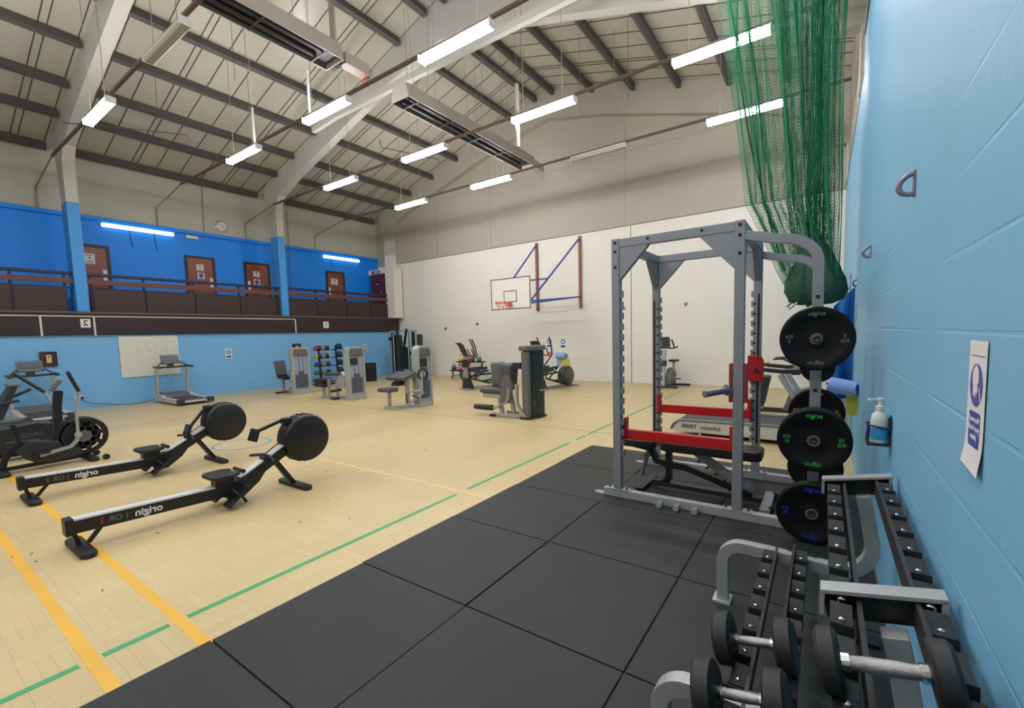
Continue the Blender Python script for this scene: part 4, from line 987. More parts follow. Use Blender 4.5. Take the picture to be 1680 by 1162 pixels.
# ------------------------------------------------------------------ rowing machines (local: +Y toward the flywheel, camera side = +X)
def rower(label, x, y, seat_y, arm_a, kick=True):
    t = thing('rowing_machine', label, 'rowing machine', (x, y, 0), 0, 'rowing machines on the hall floor')
    # monorail beam
    MB().bar([(0, .0, .205), (0, 1.30, .150)], .10, .10).build('beam', 'black_metal', t, bevel=.004)
    MB().bar([(0, .03, .262), (0, 1.25, .211)], .088, .016).build('slide_rail', 'bright_rail', t, bevel=.002)
    MB().bb(-.056, .056, -.022, .03, .145, .277).build('end_cap', 'black', t, bevel=.004)
    text('origin', .085, 'txt_white', (.0515, .50, .188), (0, -1, .038), (0, .038, 1), t, bold=.0022)
    text('| OR', .066, 'txt_grey', (.0515, .295, .196), (0, -1, .038), (0, .038, 1), t)
    text('2', .066, 'txt_red', (.0515, .195, .200), (0, -1, .038), (0, .038, 1), t)
    # rear stand
    r_ = MB().bar([(0, .03, .15), (0, .055, .045)], .03, .03, (0, 1, 0)); r_.bar([(0, .20, .155), (0, .11, .045)], .022, .03, (0, 1, 0)); r_.build('rear_leg', 'black_metal', t)
    MB().prism([(-.27, -.0), (-.23, -.03), (.23, -.03), (.27, 0), (.27, .05), (.23, .075), (-.23, .075), (-.27, .05)], 'z', 0, .045).build('rear_foot', 'blackrub', t, bevel=.012, loc=(0, .04, 0))
    # lower housing under the foot plates
    MB().prism([(1.10, .12), (1.15, .05), (1.26, .06), (1.42, .17), (1.50, .27), (1.40, .31), (1.20, .24), (1.08, .20)], 'x', -.06, .06).build('rail_housing', 'black', t, bevel=.012)
    # incline rail and chain
    MB().bar([(0, 1.20, .165), (0, 1.86, .50)], .10, .10, (0, 0, 1)).build('incline_beam', 'black_metal', t, bevel=.004)
    MB().bar([(0, 1.25, .255), (0, 1.82, .545)], .088, .014).build('incline_rail', 'bright_rail', t)
    MB().tube([(0, 1.52, .43), (0, 1.87, .63)], .006, 6).build('pull_strap', 'black', t)
    # handle
    m = MB(); m.tube([(-.25, 1.49, .39), (-.06, 1.53, .415), (.06, 1.53, .415), (.25, 1.49, .39)], .016, 10); m.build('handle', 'blackrub', t)
    MB().bb(-.05, .05, 1.48, 1.58, .36, .41).build('handle_rest', 'black', t, bevel=.01)
    # foot plates
    for s in (-1, 1):
        o = MB().box((s*.15, 1.16, .12), (.13, .26, .03), Matrix.Rotation(.65, 3, 'X')).build('foot_plate', 'black', t, bevel=.01)
        MB().tube([(s*.09, 1.15, .15), (s*.15, 1.13, .19), (s*.21, 1.15, .15)], .008, 6).build('foot_strap', 'blackrub', o)
    # seat
    MB().prism([(-.15, -.11), (-.10, -.135), (.10, -.135), (.15, -.11), (.16, .05), (.10, .13), (.04, .10), (-.04, .10), (-.10, .13), (-.16, .05)], 'z', .305, .345).build('seat', 'pad_black', t, bevel=.014, loc=(0, seat_y, 0))
    MB().bb(-.06, .06, seat_y-.08, seat_y+.09, .215, .305).build('seat_carriage', 'black', t, bevel=.008)
    MB().cyl((-.1, seat_y+.16, .33), (.1, seat_y+.16, .33), .02, 12).build('seat_bumper', 'blackrub', t)
    # flywheel drum and vents
    MB().lathe([(.10, -.11), (.245, -.10), (.258, -.08), (.258, .085), (.25, .10), (.235, .108), (.0, .112)], (0, 1.955, .525), (1, 0, 0), 56).build('flywheel_housing', 'black', t)
    m = MB()
    for k in range(26):
        a = 2*PI*k/26; m.box((0, 1.955+.259*math.cos(a), .525+.259*math.sin(a)), (.13, .016, .010), Matrix.Rotation(a, 3, 'X'))
    m.build('vent_ribs', 'blackrub', t)
    # monitor arm
    p0 = Vector((.0, 1.76, .765)); 
    MB().bb(-.045, .045, 1.72, 1.82, .71, .775).build('arm_bracket', 'black', t, bevel=.015)
    tip = Vector((.02, 1.74-.30*math.cos(arm_a), .75-.30*math.sin(arm_a)))
    MB().bar([p0, tip], .035, .03).build('monitor_arm', 'black_metal', t, bevel=.004)
    o = MB().box(tip+Vector((0, -.03, -.03)), (.15, .035, .13), Matrix.Rotation(-.35, 3, 'X')).build('monitor', 'black', t, bevel=.008)
    MB().box(tip+Vector((0, -.049, -.036)), (.12, .004, .10), Matrix.Rotation(-.35, 3, 'X')).build('screen', 'screen', o)
    # front leg
    MB().bar([(0, 1.60, .36), (0, 1.80, .04)], .06, .05, (0, 1, 0)).build('front_leg', 'black_metal', t, bevel=.004)
    MB().prism([(-.26, -.05), (.26, -.05), (.29, -.03), (.29, .03), (.26, .05), (-.26, .05), (-.29, .03), (-.29, -.03)], 'z', 0, .045).build('front_foot', 'blackrub', t, bevel=.014, loc=(0, 1.82, 0))
    if kick: MB().bar([(.05, 1.22, .13), (.09, 1.27, .012)], .02, .02).build('kick_stand', 'black_metal', t)
    return t
rower('black rowing machine with silver rail nearest the rubber tiles', -4.80, .78, 1.10, .22)
rower('black rowing machine with silver rail standing between its twin and the fan bike', -6.82, .80, 1.10, .85, False)

# ------------------------------------------------------------------ fan bike / air trainer by the frame edge
t = thing('fan_bike', 'black air bike with a big spoked fan wheel and silver moving arms', 'exercise bike', (-8.62, 0, 0))
MB().bb(-.26, .26, .80, .92, 0, .055).build('rear_foot', 'blackrub', t, bevel=.02); MB().bb(-.26, .26, 1.66, 1.76, 0, .06).build('front_foot', 'blackrub', t, bevel=.02)
for s in (-.24, .24): MB().cyl((s, 1.83, .04), (s+.03, 1.83, .04), .04, 16).build('transport_wheel', 'blackrub', t)
MB().bar([(0, .9, .06), (0, 1.70, .07)], .06, .045).build('base_beam', 'black_metal', t, bevel=.004)
MB().sweep([(0, .87, .05), (0, .90, .18), (0, .97, .30), (0, 1.08, .38)], [(-.03, -.03), (.03, -.03), (.03, .03), (-.03, .03)], (1, 0, 0)).build('rear_post', 'black_metal', t)
MB().prism([(1.00, .30), (1.06, .17), (1.17, .09), (1.32, .07), (1.62, .10), (1.62, .20), (1.45, .23), (1.40, .34), (1.12, .40)], 'x', -.06, .10).build('belly_cover', 'mach_dark', t, bevel=.02)
MB().prism([(1.38, .12), (1.60, .12), (1.62, .40), (1.52, .60), (1.40, .58), (1.36, .35)], 'x', -.07, .07).build('frame_cover', 'black', t, bevel=.02)
MB().sweep([(0, 1.42, .55), (0, 1.43, .8), (0, 1.46, 1.02)], [(-.045, -.04), (.045, -.04), (.045, .04), (-.045, .04)], (1, 0, 0)).build('mast', 'black', t, bevel=.008)
o = MB().box((0, 1.44, 1.09), (.22, .025, .17), Matrix.Rotation(-.6, 3, 'X')).build('console', 'mach_mid', t, bevel=.01)
MB().box((0, 1.427, 1.088), (.17, .004, .11), Matrix.Rotation(-.6, 3, 'X')).build('screen', 'screen_grey', o)
MB().sweep([(.0, 1.06, .30), (0, 1.02, .52), (0, 1.0, .62)], [(-.022, -.035), (.022, -.035), (.022, .035), (-.022, .035)], (1, 0, 0)).build('seat_post', 'black', t)
m = MB()
for k in range(4): m.cyl((.022, 1.045-.012*k, .36+.07*k), (.0255, 1.045-.012*k, .36+.07*k), .011, 10)
m.build('post_hole', 'chrome', t)
MB().prism([(-.11, .83), (.11, .83), (.12, .92), (.05, 1.02), (.03, 1.12), (-.03, 1.12), (-.05, 1.02), (-.12, .92)], 'z', .64, .70).build('saddle', 'pad', t, bevel=.02, seg=3)
# fan wheel
MB().lathe([(.255, -.07), (.27, -.05), (.27, .05), (.255, .07), (.235, .07), (.235, -.07)], (0, 1.66, .355), (1, 0, 0), 56, cap=False).build('wheel_rim', 'black', t)
m = MB(); m.lathe([(.09, .05), (.09, .062), (0, .066)], (0, 1.66, .355), (1, 0, 0), 32)
m.build('hub_cover', 'mach_mid', t)
m = MB()
for k in range(8):
    a = 2*PI*k/8+.2; m.bar([(.06, 1.66+.08*math.cos(a), .355+.08*math.sin(a)), (.06, 1.66+.25*math.cos(a), .355+.25*math.sin(a))], .055, .012, (1, 0, 0))
m.lathe([(.20, .055), (.25, .055), (.25, .068), (.20, .068)], (0, 1.66, .355), (1, 0, 0), 48, cap=False); m.lathe([(.09, .055), (.135, .055), (.135, .066), (.09, .066)], (0, 1.66, .355), (1, 0, 0), 48, cap=False)
m.build('wheel_guard', 'black', t)
MB().lathe([(.0, .0), (.20, .0), (.20, .01)], (-.05, 1.66, .355), (1, 0, 0), 40).build('fan_blades', 'mach_dark', t)
# arms
for s, dy in ((1, 0), (-1, -.36)):
    g_ = [(s*.17, 1.58, .41), (s*.17, 1.585+dy*.35, .70), (s*.19, 1.63+dy*.75, 1.00)]
    MB().tube(g_, .018, 12).build('moving_arm', 'silver', t)
    MB().tube([g_[2], (s*.22, 1.55+dy*1.1, 1.22), (s*.23, 1.53+dy*1.2, 1.28)], .022, 12).build('hand_grip', 'blackrub', t)
    MB().sweep([(s*.16, 1.58, .42), (s*.16, 1.56, .32), (s*.15, 1.50, .25), (s*.14, 1.20, .19)], [(-.018, -.03), (.018, -.03), (.018, .03), (-.018, .03)], (1, 0, 0)).build('pedal_link', 'mach', t)
    MB().bb(s*.13-.06, s*.13+.06, 1.14+(.1 if s < 0 else 0), 1.30+(.1 if s < 0 else 0), .21, .24).build('pedal', 'black', t, bevel=.008)
MB().lathe([(.04, 0), (.04, .03), (0, .032)], (.165, 1.58, .40), (1, 0, 0), 20).build('pivot_cap', 'mach', t)

# bulky dark trainer behind, with a labelled side cover
t = thing('cross_trainer', 'bulky dark trainer with a long labelled side cover beside the treadmill', 'exercise machine', (-9.65, 0, 0))
MB().prism([(.72, .14), (.70, .38), (.80, .47), (1.34, .53), (1.52, .50), (1.55, .32), (1.45, .14), (1.2, .10)], 'x', -.16, .16).build('side_cover', 'mach_dark', t, bevel=.03, seg=3)
MB().bb(.161, .166, 1.02, 1.36, .27, .285).build('trim_strip', 'mach_mid', t)
text('ORIGIN', .075, 'txt_grey', (.163, 1.27, .345), (0, -1, -.06), (0, -.06, 1), t)
MB().bb(-.3, .3, .60, .70, 0, .06).build('rear_foot', 'blackrub', t, bevel=.015); MB().bb(-.3, .3, 1.5, 1.6, 0, .06).build('front_foot', 'blackrub', t, bevel=.015)
MB().bb(-.05, .05, .64, 1.55, .05, .14).build('base_beam', 'black_metal', t)
# console mast of a machine cut by the frame edge
t = thing('exercise_bike', 'exercise bike cut by the photo edge, dark tilted console and handlebar showing', 'exercise bike', (-7.95, .64, 0))
MB().prism([(.10, .80), (.30, 1.17), (.35, 1.17), (.20, .78)], 'x', -.17, .17).build('console', 'mach_dark', t, bevel=.01)
MB().bb(-.19, .19, .28, .37, 1.165, 1.19).build('console_top', 'mach_mid', t, bevel=.004)
MB().tube([(-.2, .20, .98), (-.21, .34, 1.02), (-.18, .50, 1.10)], .018, 10).build('handlebar', 'blackrub', t); MB().tube([(.2, .20, .98), (.21, .34, 1.0)], .018, 10).build('handlebar', 'blackrub', t)
MB().bar([(0, .02, .10), (0, .06, .60), (0, .18, .86)], .09, .07, (0, 1, 0)).build('mast', 'black_metal', t)
MB().bb(-.25, .25, -.02, .08, 0, .055).build('front_foot', 'blackrub', t, bevel=.015); MB().bb(-.25, .25, -.95, -.86, 0, .055).build('rear_foot', 'blackrub', t, bevel=.015)
MB().bb(-.03, .03, -.9, .05, .05, .11).build('base_beam', 'black_metal', t)
MB().prism([(-.6, .1), (-.05, .1), (.03, .35), (-.2, .55), (-.5, .35)], 'x', -.08, .08).build('drive_cover', 'mach_dark', t, bevel=.02)
MB().bar([(0, -.55, .3), (0, -.62, .72)], .05, .05, (0, 1, 0)).build('seat_post', 'chrome', t)
MB().prism([(-.12, -.78), (.12, -.78), (.10, -.64), (.03, -.48), (-.03, -.48), (-.10, -.64)], 'z', .72, .78).build('saddle', 'pad_black', t, bevel=.02)

# ------------------------------------------------------------------ treadmills against the left wall (front at local -X)
def treadmill(label, x, y):
    t = thing('treadmill', label, 'treadmill', (x, y, 0), 0, 'grey treadmills facing the low blue wall')
    # deck runs from x=0 (motor end) to x=1.75
    MB().prism([(.05, .05), (1.72, .03), (1.72, .14), (.62, .17), (.5, .22), (.05, .22)], 'y', -.40, -.29).build('side_rail', 'mach_white', t, bevel=.01)
    MB().prism([(.05, .05), (1.72, .03), (1.72, .14), (.62, .17), (.5, .22), (.05, .22)], 'y', .29, .40).build('side_rail', 'mach_white', t, bevel=.01)
    MB().prism([(.0, .06), (.58, .06), (.58, .17), (.46, .235), (.1, .27), (0, .22)], 'y', -.30, .30).build('motor_cover', 'mach_mid', t, bevel=.015)
    MB().bb(.55, 1.68, -.29, .29, .10, .135).build('running_belt', 'belt', t, bevel=.012)
    for s in (-1, 1): MB().bb(1.62, 1.80, s*.345-.075, s*.345+.075, .035, .165).build('rear_cap', 'mach_dark', t, bevel=.02)
    MB().cyl((1.70, -.27, .09), (1.70, .27, .09), .035, 16).build('rear_roller', 'silver', t)
    MB().bb(.1, 1.6, -.25, .25, .0, .05).build('underframe', 'black', t)
    for s in (-1, 1):
        MB().bar([(.16, s*.36, .20), (.27, s*.36, .98)], .085, .06, (0, 1, 0)).build('upright', 'mach', t, bevel=.008)
        MB().sweep([(.12, s*.37, .99), (.35, s*.38, 1.0), (.62, s*.38, .975)], [(-.035, -.025), (.035, -.025), (.035, .025), (-.035, .025)]).build('handrail', 'mach_dark', t, bevel=.01)
        MB().tube([(.20, s*.17, 1.08), (.27, s*.24, 1.11), (.33, s*.34, 1.02)], .016, 8).build('grab_bar', 'mach_dark', t)
    MB().bar([(.24, -.37, .985), (.24, 0, .97), (.24, .37, .985)], .08, .05).build('cross_bar', 'mach_dark', t, bevel=.008)
    o = MB().box((.17, 0, 1.19), (.05, .44, .27), Matrix.Rotation(-.35, 3, 'Y')).build('console', 'mach_mid', t, bevel=.02)
    MB().box((.199, 0, 1.215), (.006, .36, .13), Matrix.Rotation(-.35, 3, 'Y')).build('screen', 'screen_grey', o)
    MB().box((.178, 0, 1.10), (.06, .34, .035), Matrix.Rotation(-.35, 3, 'Y')).build('bottle_tray', 'screen_grey', o, bevel=.01)
    MB().bb(.14, .22, -.07, .07, .98, 1.10).build('console_neck', 'mach_dark', t)
    return t
tm = treadmill('grey treadmill in front of the whiteboard, corded to the wall socket', -15.50, 4.93)
dup(tm, None, (-15.45, 2.16, 0), 0, 'grey treadmill behind the fan bike, below the brown thermostat board')

# treadmill behind the power rack, running along X with its rear end to the left
t = thing('treadmill', 'large off-white treadmill with dark belt beyond the power rack', 'treadmill', (-1.90, 7.46, 0))
for s in (-1, 1):
    MB().prism([(0, .09), (.04, .16), (.10, .23), (1.75, .255), (1.75, .06), (.08, .07)], 'y', s*.42-.055, s*.42+.055).build('side_cover', 'mach_white', t, bevel=.012)
    MB().prism([(-.025, .10), (.02, .19), (.10, .245), (1.75, .268), (1.75, .25), (.11, .225), (.05, .165), (.01, .09)], 'y', s*.42-.06, s*.42+.06).build('foot_strip', 'mach_mid', t)
MB().bb(.10, 1.72, -.36, .36, .20, .235).build('running_belt', 'belt', t, bevel=.015)
MB().cyl((.10, -.35, .19), (.10, .35, .19), .045, 16).build('rear_roller', 'black', t)
MB().bb(.30, 1.9, -.33, .33, .035, .10).build('underframe', 'brown_metal', t)
MB().bb(.40, .43, -.50, -.46, 0, .09).build('levelling_foot', 'silver', t); MB().bb(.40, .43, .46, .50, 0, .09).build('levelling_foot', 'silver', t); MB().bb(1.7, 1.76, -.5, .5, 0, .06).build('levelling_foot', 'black', t)
text('Johnson  T8000', .085, 'txt_black', (.42, -.4785, .155), (-1, 0, .01), (0, 0, 1), t, bold=.001)
MB().prism([(1.62, .07), (2.12, .07), (2.12, .30), (1.95, .38), (1.75, .34)], 'y', -.42, .42).build('motor_cover', 'mach_mid', t, bevel=.02)
for s in (-1, 1):
    MB().sweep([(1.85, s*.42, .25), (1.62, s*.42, .62), (1.42, s*.42, .97)], [(-.03, -.09), (.03, -.09), (.03, .09), (-.03, .09)], (0, 1, 0)).build('upright', 'silver', t, bevel=.012)
    MB().sweep([(1.75, s*.42, 1.02), (1.45, s*.43, 1.01), (1.22, s*.43, 1.03), (1.08, s*.43, 1.06)], [(-.035, -.028), (.035, -.028), (.035, .028), (-.035, .028)]).build('handrail', 'mach_dark', t, bevel=.01)
MB().box((1.72, 0, 1.16), (.06, .74, .36), Matrix.Rotation(.45, 3, 'Y')).build('console', 'mach_dark', t, bevel=.02)
MB().bar([(1.6, -.42, 1.0), (1.6, .42, 1.0)], .1, .07).build('cross_bar', 'mach_dark', t)
# dark seat cushion machine behind the rack: recumbent bike
t = thing('recumbent_bike', 'dark recumbent bike partly hidden behind the power rack uprights', 'exercise bike', (-.93, 9.3, 0))
MB().prism([(-.12, .20), (.06, .20), (.16, .74), (-.16, .76)], 'y', -.16, .16).build('seat', 'brown_metal', t, bevel=.03)
MB().bar([(-.2, 0, .12), (1.1, 0, .12)], .1, .08).build('base_beam', 'brown_metal', t); MB().bb(-.28, -.2, -.3, .3, 0, .08).build('foot', 'black', t); MB().bb(1.05, 1.13, -.3, .3, 0, .08).build('foot', 'black', t)
MB().bb(-.09, .05, -.08, .08, .14, .23).build('seat_post', 'mach', t)
MB().bar([(.95, 0, .14), (.70, 0, .95)], .12, .08, (0, 1, 0)).build('mast', 'silver', t)
MB().box((.66, 0, 1.08), (.05, .34, .26), Matrix.Rotation(-.4, 3, 'Y')).build('console', 'mach_dark', t, bevel=.015)
MB().prism([(.35, .13), (1.1, .13), (1.1, .4), (.8, .58), (.45, .45)], 'y', -.12, .12).build('drive_cover', 'mach_mid', t, bevel=.03)
MB().tube([(.55, .2, .95), (.35, .22, 1.06), (.2, .2, 1.05)], .016, 8).build('handlebar', 'black', t); MB().tube([(.55, -.2, .95), (.35, -.22, 1.06), (.2, -.2, 1.05)], .016, 8).build('handlebar', 'black', t)
# ------------------------------------------------------------------ selectorised machines
def tower(t, x0, x1, y0, y1, H, guard='plexi', shell='mach', stack=True):
    """weight tower: rounded outer frame, clear guard facing +X, thin in X"""
    w = .05; r_ = .12; xm = (x0+x1)/2
    p = [(xm, y0, 0), (xm, y0, H-r_)] + [(xm, y0+r_-r_*math.cos(a), H-r_+r_*math.sin(a)) for a in [PI/2*i/5 for i in range(1, 6)]]
    p += [(xm, y1-r_+r_*math.sin(a), H-r_+r_*math.cos(a)) for a in [PI/2*i/5 for i in range(0, 6)]] + [(xm, y1, 0)]
    MB().sweep(p, [(-(x1-x0)/2, -w/2), ((x1-x0)/2, -w/2), ((x1-x0)/2, w/2), (-(x1-x0)/2, w/2)], (1, 0, 0) if 0 else (0, 1, .3)).build('outer_frame', shell, t) if 0 else None
    m = MB()
    ip = [(y0+w, 0)] + [(y0+w+(r_-w)*(1-math.cos(a)), H-r_+(r_-w)*math.sin(a)) for a in [PI/2*i/5 for i in range(6)]]
    op = [(y0, 0)] + [(y0+r_*(1-math.cos(a)), H-r_+r_*math.sin(a)) for a in [PI/2*i/5 for i in range(6)]]
    ip = ip + [(y0+y1-u, v) for u, v in reversed(ip)]; op = op + [(y0+y1-u, v) for u, v in reversed(op)]
    R4 = [[m.bm.verts.new(q) for q in ((x0, a_[0], a_[1]), (x1, a_[0], a_[1]), (x1, b_[0], b_[1]), (x0, b_[0], b_[1]))] for a_, b_ in zip(ip, op)]
    for A, B_ in zip(R4, R4[1:]):
        for j in range(4): m.bm.faces.new((A[j], A[(j+1) % 4], B_[(j+1) % 4], B_[j]))
    m.bm.faces.new(R4[0]); m.bm.faces.new(R4[-1])
    m.build('outer_frame', shell, t)
    MB().prism([(y0+w, H-.25), (y1-w, H-.25), (y1-w, H-.12), (y1-.11, H-.055), (y0+.11, H-.055), (y0+w, H-.12)], 'x', x0-.01, x1+.02).build('top_shroud', 'mach_mid', t, bevel=.02)
    MB().bb(x1-.03, x1-.022, y0+w, y1-w, .10, H-.25).build('guard_panel', guard, t)
    MB().bb(x0+.02, x0+.028, y0+w, y1-w, .10, H-.25).build('guard_panel', guard, t)
    MB().bb(x0, x1, y0+w, y1-w, 0, .10).build('base_box', shell, t, bevel=.01)
    if stack:
        ym = (y0+y1)/2
        MB().bb(x1-.022, x1-.008, y0+w+.04, y1-w-.04, .20, .60).build('weight_stack', 'stack', t)
        MB().bb(x1-.022, x1-.008, ym-.09, ym+.09, .60, .70).build('weight_stack_top', 'stack', t)
        for yy in (ym-.06, ym+.06): MB().cyl((x1-.012, yy, .70), (x1-.012, yy, H-.26), .008, 8).build('guide_rod', 'chrome', t)
def seatpad(t, c, s, rot=(0, 0, 0), name='seat_pad', m_='pad'):
    return MB().box(c, s, rot).build(name, m_, t, bevel=min(s)*.3, seg=3)

# adductor machine by the wall
t = thing('hip_adductor_machine', 'silver hip adductor machine with upright grey back pad near the blue wall', 'gym machine')
tower(t, -13.16, -12.98, 7.20, 7.76, 1.42)
MB().box((-13.90, 7.33, .78), (.10, .34, .48), (0, -.25, 0)).build('back_pad', 'pad', t, bevel=.04, seg=3)
MB().box((-13.64, 7.33, .50), (.42, .36, .08), (0, .08, 0)).build('seat_pad', 'pad_black', t, bevel=.03, seg=3)
for y in (7.35, 7.68): MB().box((-13.34, y, .62), (.20, .07, .26)).build('knee_pad', 'pad', t, bevel=.03)
MB().bar([(-13.8, 7.33, .05), (-13.8, 7.33, .46)], .07, .07).build('seat_post', 'mach', t); MB().bar([(-13.95, 7.5, .04), (-13.1, 7.5, .04)], .08, .07).build('base_beam', 'mach', t); MB().bb(-13.98, -13.9, 7.15, 7.6, 0, .05).build('foot', 'mach_dark', t)
MB().tube([(-13.5, 7.38, .42), (-13.3, 7.38, .28), (-13.3, 7.38, .16)], .03, 8).build('leg_bar', 'mach', t); MB().tube([(-13.5, 7.70, .42), (-13.3, 7.70, .28), (-13.3, 7.70, .16)], .03, 8).build('leg_bar', 'mach', t)
MB().bb(-13.42, -13.24, 7.30, 7.42, .14, .19).build('foot_rest', 'black', t)

# prone leg curl
t = thing('leg_curl_machine', 'silver leg curl machine with a long grey pad, second tower from the blue wall', 'gym machine')
tower(t, -10.38, -10.20, 7.16, 7.68, 1.42)
MB().bb(-10.225, -10.195, 7.23, 7.44, .94, 1.12).build('instruction_plate', 'screen', t)
MB().box((-11.0, 7.35, .68), (.78, .30, .09), (0, -.04, 0)).build('body_pad', 'pad', t, bevel=.035, seg=3)
MB().box((-11.42, 7.15, .50), (.42, .30, .09)).build('elbow_pad', 'pad_black', t, bevel=.03, seg=3); MB().box((-11.42, 7.18, .38), (.40, .28, .12)).build('pad_carrier', 'mach_dark', t, bevel=.02)
MB().prism([(-10.86, .32), (-10.5, .32), (-10.5, .66), (-10.64, .76), (-10.82, .60)], 'y', 7.22, 7.30).build('cam_cover', 'mach', t, bevel=.015)
for x, y in ((-11.5, 7.25), (-11.18, 7.2), (-10.95, 7.3)): MB().bar([(x, y, .04), (x, y, .56)], .06, .06).build('post', 'mach', t)
MB().bar([(-11.5, 7.2, .035), (-10.4, 7.35, .035)], .08, .07).build('base_beam', 'mach', t); MB().bar([(-11.5, 7.25, .36), (-10.7, 7.3, .36)], .06, .05).build('cross_beam', 'mach', t)
MB().cyl((-10.95, 7.10, .22), (-10.55, 7.12, .28), .035, 12).build('foot_roller', 'black', t)
MB().bb(-11.0, -10.8, 7.1, 7.3, 0, .05).build('foot', 'mach_dark', t)

# preacher curl with tower
t = thing('arm_curl_machine', 'silver arm curl machine with slanted grey arm pad in front of the cable station', 'gym machine')
tower(t, -7.84, -7.64, 7.20, 7.64, 1.42)
MB().bb(-7.665, -7.635, 7.26, 7.48, .93, 1.12).build('instruction_plate', 'screen', t)
MB().box((-7.98, 6.97, .74), (.62, .42, .08), (.30, .0, 0)).build('arm_pad', 'pad', t, bevel=.03, seg=3)
MB().prism([(6.80, .52), (7.10, .52), (7.14, .70), (6.86, .60)], 'x', -8.16, -7.95).build('pad_carrier', 'mach_dark', t, bevel=.01)
MB().box((-8.08, 6.66, .45), (.40, .30, .09)).build('seat_pad', 'pad', t, bevel=.03, seg=3)
MB().bar([(-8.08, 6.68, .03), (-8.06, 6.68, .41)], .06, .06).build('seat_post', 'mach', t)
MB().bar([(-7.83, 7.02, .04), (-7.83, 7.0, .66)], .07, .07).build('pad_post', 'mach', t)
MB().bar([(-8.2, 6.66, .035), (-7.8, 6.78, .035)], .08, .07).build('base_beam', 'mach', t); MB().bar([(-7.9, 6.7, .035), (-7.7, 7.25, .035)], .08, .07).build('base_beam', 'mach', t)
MB().bar([(-7.8, 6.9, .05), (-7.55, 7.25, .36)], .05, .05).build('brace', 'mach', t)
MB().lathe([(.10, 0), (.14, .005), (.14, .045), (.10, .05)], (-7.47, 7.15, .78), (1, -.2, 0), 24, cap=False).build('cam_wheel', 'mach_dark', t)
MB().tube([(-7.85, 7.0, .36), (-7.6, 7.05, .40), (-7.45, 7.1, .42), (-7.43, 7.1, .82), (-7.5, 7.1, .86)], .022, 8).build('curl_arm', 'silver', t)
MB().bar([(-7.8, 6.96, .34), (-7.78, 6.92, .22), (-7.80, 6.96, .12)], .03, .02).build('grip_handle', 'black', t)
MB().bar([(-7.68, 7.0, .30), (-7.45, 7.0, .25)], .02, .02).build('adjust_lever', 'black', t)

# leg extension with tall dark tower
t = thing('leg_extension_machine', 'grey leg extension machine with a tall dark weight tower and foot roller', 'gym machine')
MB().prism([(7.02, 0), (7.12, 0), (7.12, 1.30), (7.02, 1.28)], 'x', -4.68, -4.54).build('front_spine', 'mach_mid', t, bevel=.012)
MB().prism([(-4.56, 7.10), (-4.47, 7.28), (-4.45, 7.48), (-4.56, 7.54), (-4.70, 7.48), (-4.68, 7.10)], 'z', .03, 1.32).build('tower_shroud', 'teal_guard', t, bevel=.02)
MB().prism([(-4.73, 7.0), (-4.52, 7.0), (-4.42, 7.26), (-4.41, 7.50), (-4.55, 7.58), (-4.76, 7.5)], 'z', 1.30, 1.40).build('top_shroud', 'mach_mid', t, bevel=.03, seg=3)
MB().prism([(-4.73, 7.0), (-4.53, 7.0), (-4.43, 7.28), (-4.43, 7.50), (-4.55, 7.56), (-4.76, 7.5)], 'z', 0, .04).build('base_plate', 'mach_dark', t)
text('Hoist', .07, 'txt_grey', (-4.385, 7.272, .53), (-.65, -.76, 0), (0, 0, 1), t) if 0 else MB().box((-4.462, 7.38, .53), (.13, .006, .03), (0, 0, 1.47)).build('name_badge', 'silver', t)
MB().box((-4.515, 7.19, .30), (.03, .006, .12), (0, 0, 1.107)).build('warning_label', 'mach_mid', t)
MB().box((-4.79, 7.05, 1.02), (.18, .08, .12)).build('selector_grip', 'mach_dark', t, bevel=.015)
MB().box((-5.05, 7.12, .80), (.26, .32, .52), (0, .10, 0)).build('back_pad', 'pad', t, bevel=.05, seg=3)
MB().prism([(-5.14, .30), (-4.92, .30), (-4.84, .62), (-4.92, .84), (-5.06, .84), (-5.12, .62)], 'y', 6.93, 6.99).build('cam_cover', 'mach_mid', t, bevel=.012)
MB().box((-5.42, 7.30, .82), (.34, .12, .50), (0, -.06, 0)).build('far_cam_cover', 'mach_mid', t, bevel=.05, seg=3)
MB().box((-5.38, 7.12, .52), (.56, .34, .10)).build('seat_pad', 'pad', t, bevel=.035, seg=3)
MB().box((-5.36, 7.12, .42), (.50, .26, .10)).build('seat_frame', 'mach', t, bevel=.02)
MB().rcyl((-5.86, 7.04, .17), (-5.42, 7.08, .16), .058, 20).build('foot_roller', 'pad_black', t)
MB().tube([(-5.40, 7.06, .165), (-5.25, 7.04, .20), (-5.10, 6.98, .36), (-5.06, 6.96, .62)], .028, 10).build('leg_arm', 'mach', t)
MB().bar([(-5.28, 7.12, .38), (-5.22, 7.12, .05)], .07, .06, (0, 1, 0)).build('seat_post', 'mach', t)
MB().bar([(-5.0, 7.10, .50), (-4.93, 7.1, .10)], .07, .06, (0, 1, 0)).build('post', 'mach', t)
MB().sweep([(-4.80, 7.02, .66), (-4.80, 7.02, .30), (-4.72, 7.03, .14), (-4.62, 7.05, .05)], [(-.03, -.03), (.03, -.03), (.03, .03), (-.03, .03)], (0, 1, 0)).build('front_post', 'mach', t, bevel=.004)
MB().tube([(-4.93, 6.93, .60), (-4.94, 6.92, .40), (-5.02, 6.92, .28), (-5.10, 6.93, .26)], .018, 8).build('side_handle', 'mach', t)
MB().bar([(-5.42, 7.06, .04), (-4.60, 7.10, .04)], .07, .06).build('base_beam', 'mach', t); MB().bb(-5.46, -5.32, 6.99, 7.09, 0, .045).build('foot', 'black', t, bevel=.01)
MB().bar([(-5.3, 7.4, .04), (-4.6, 7.4, .04)], .06, .06).build('base_beam', 'mach', t)

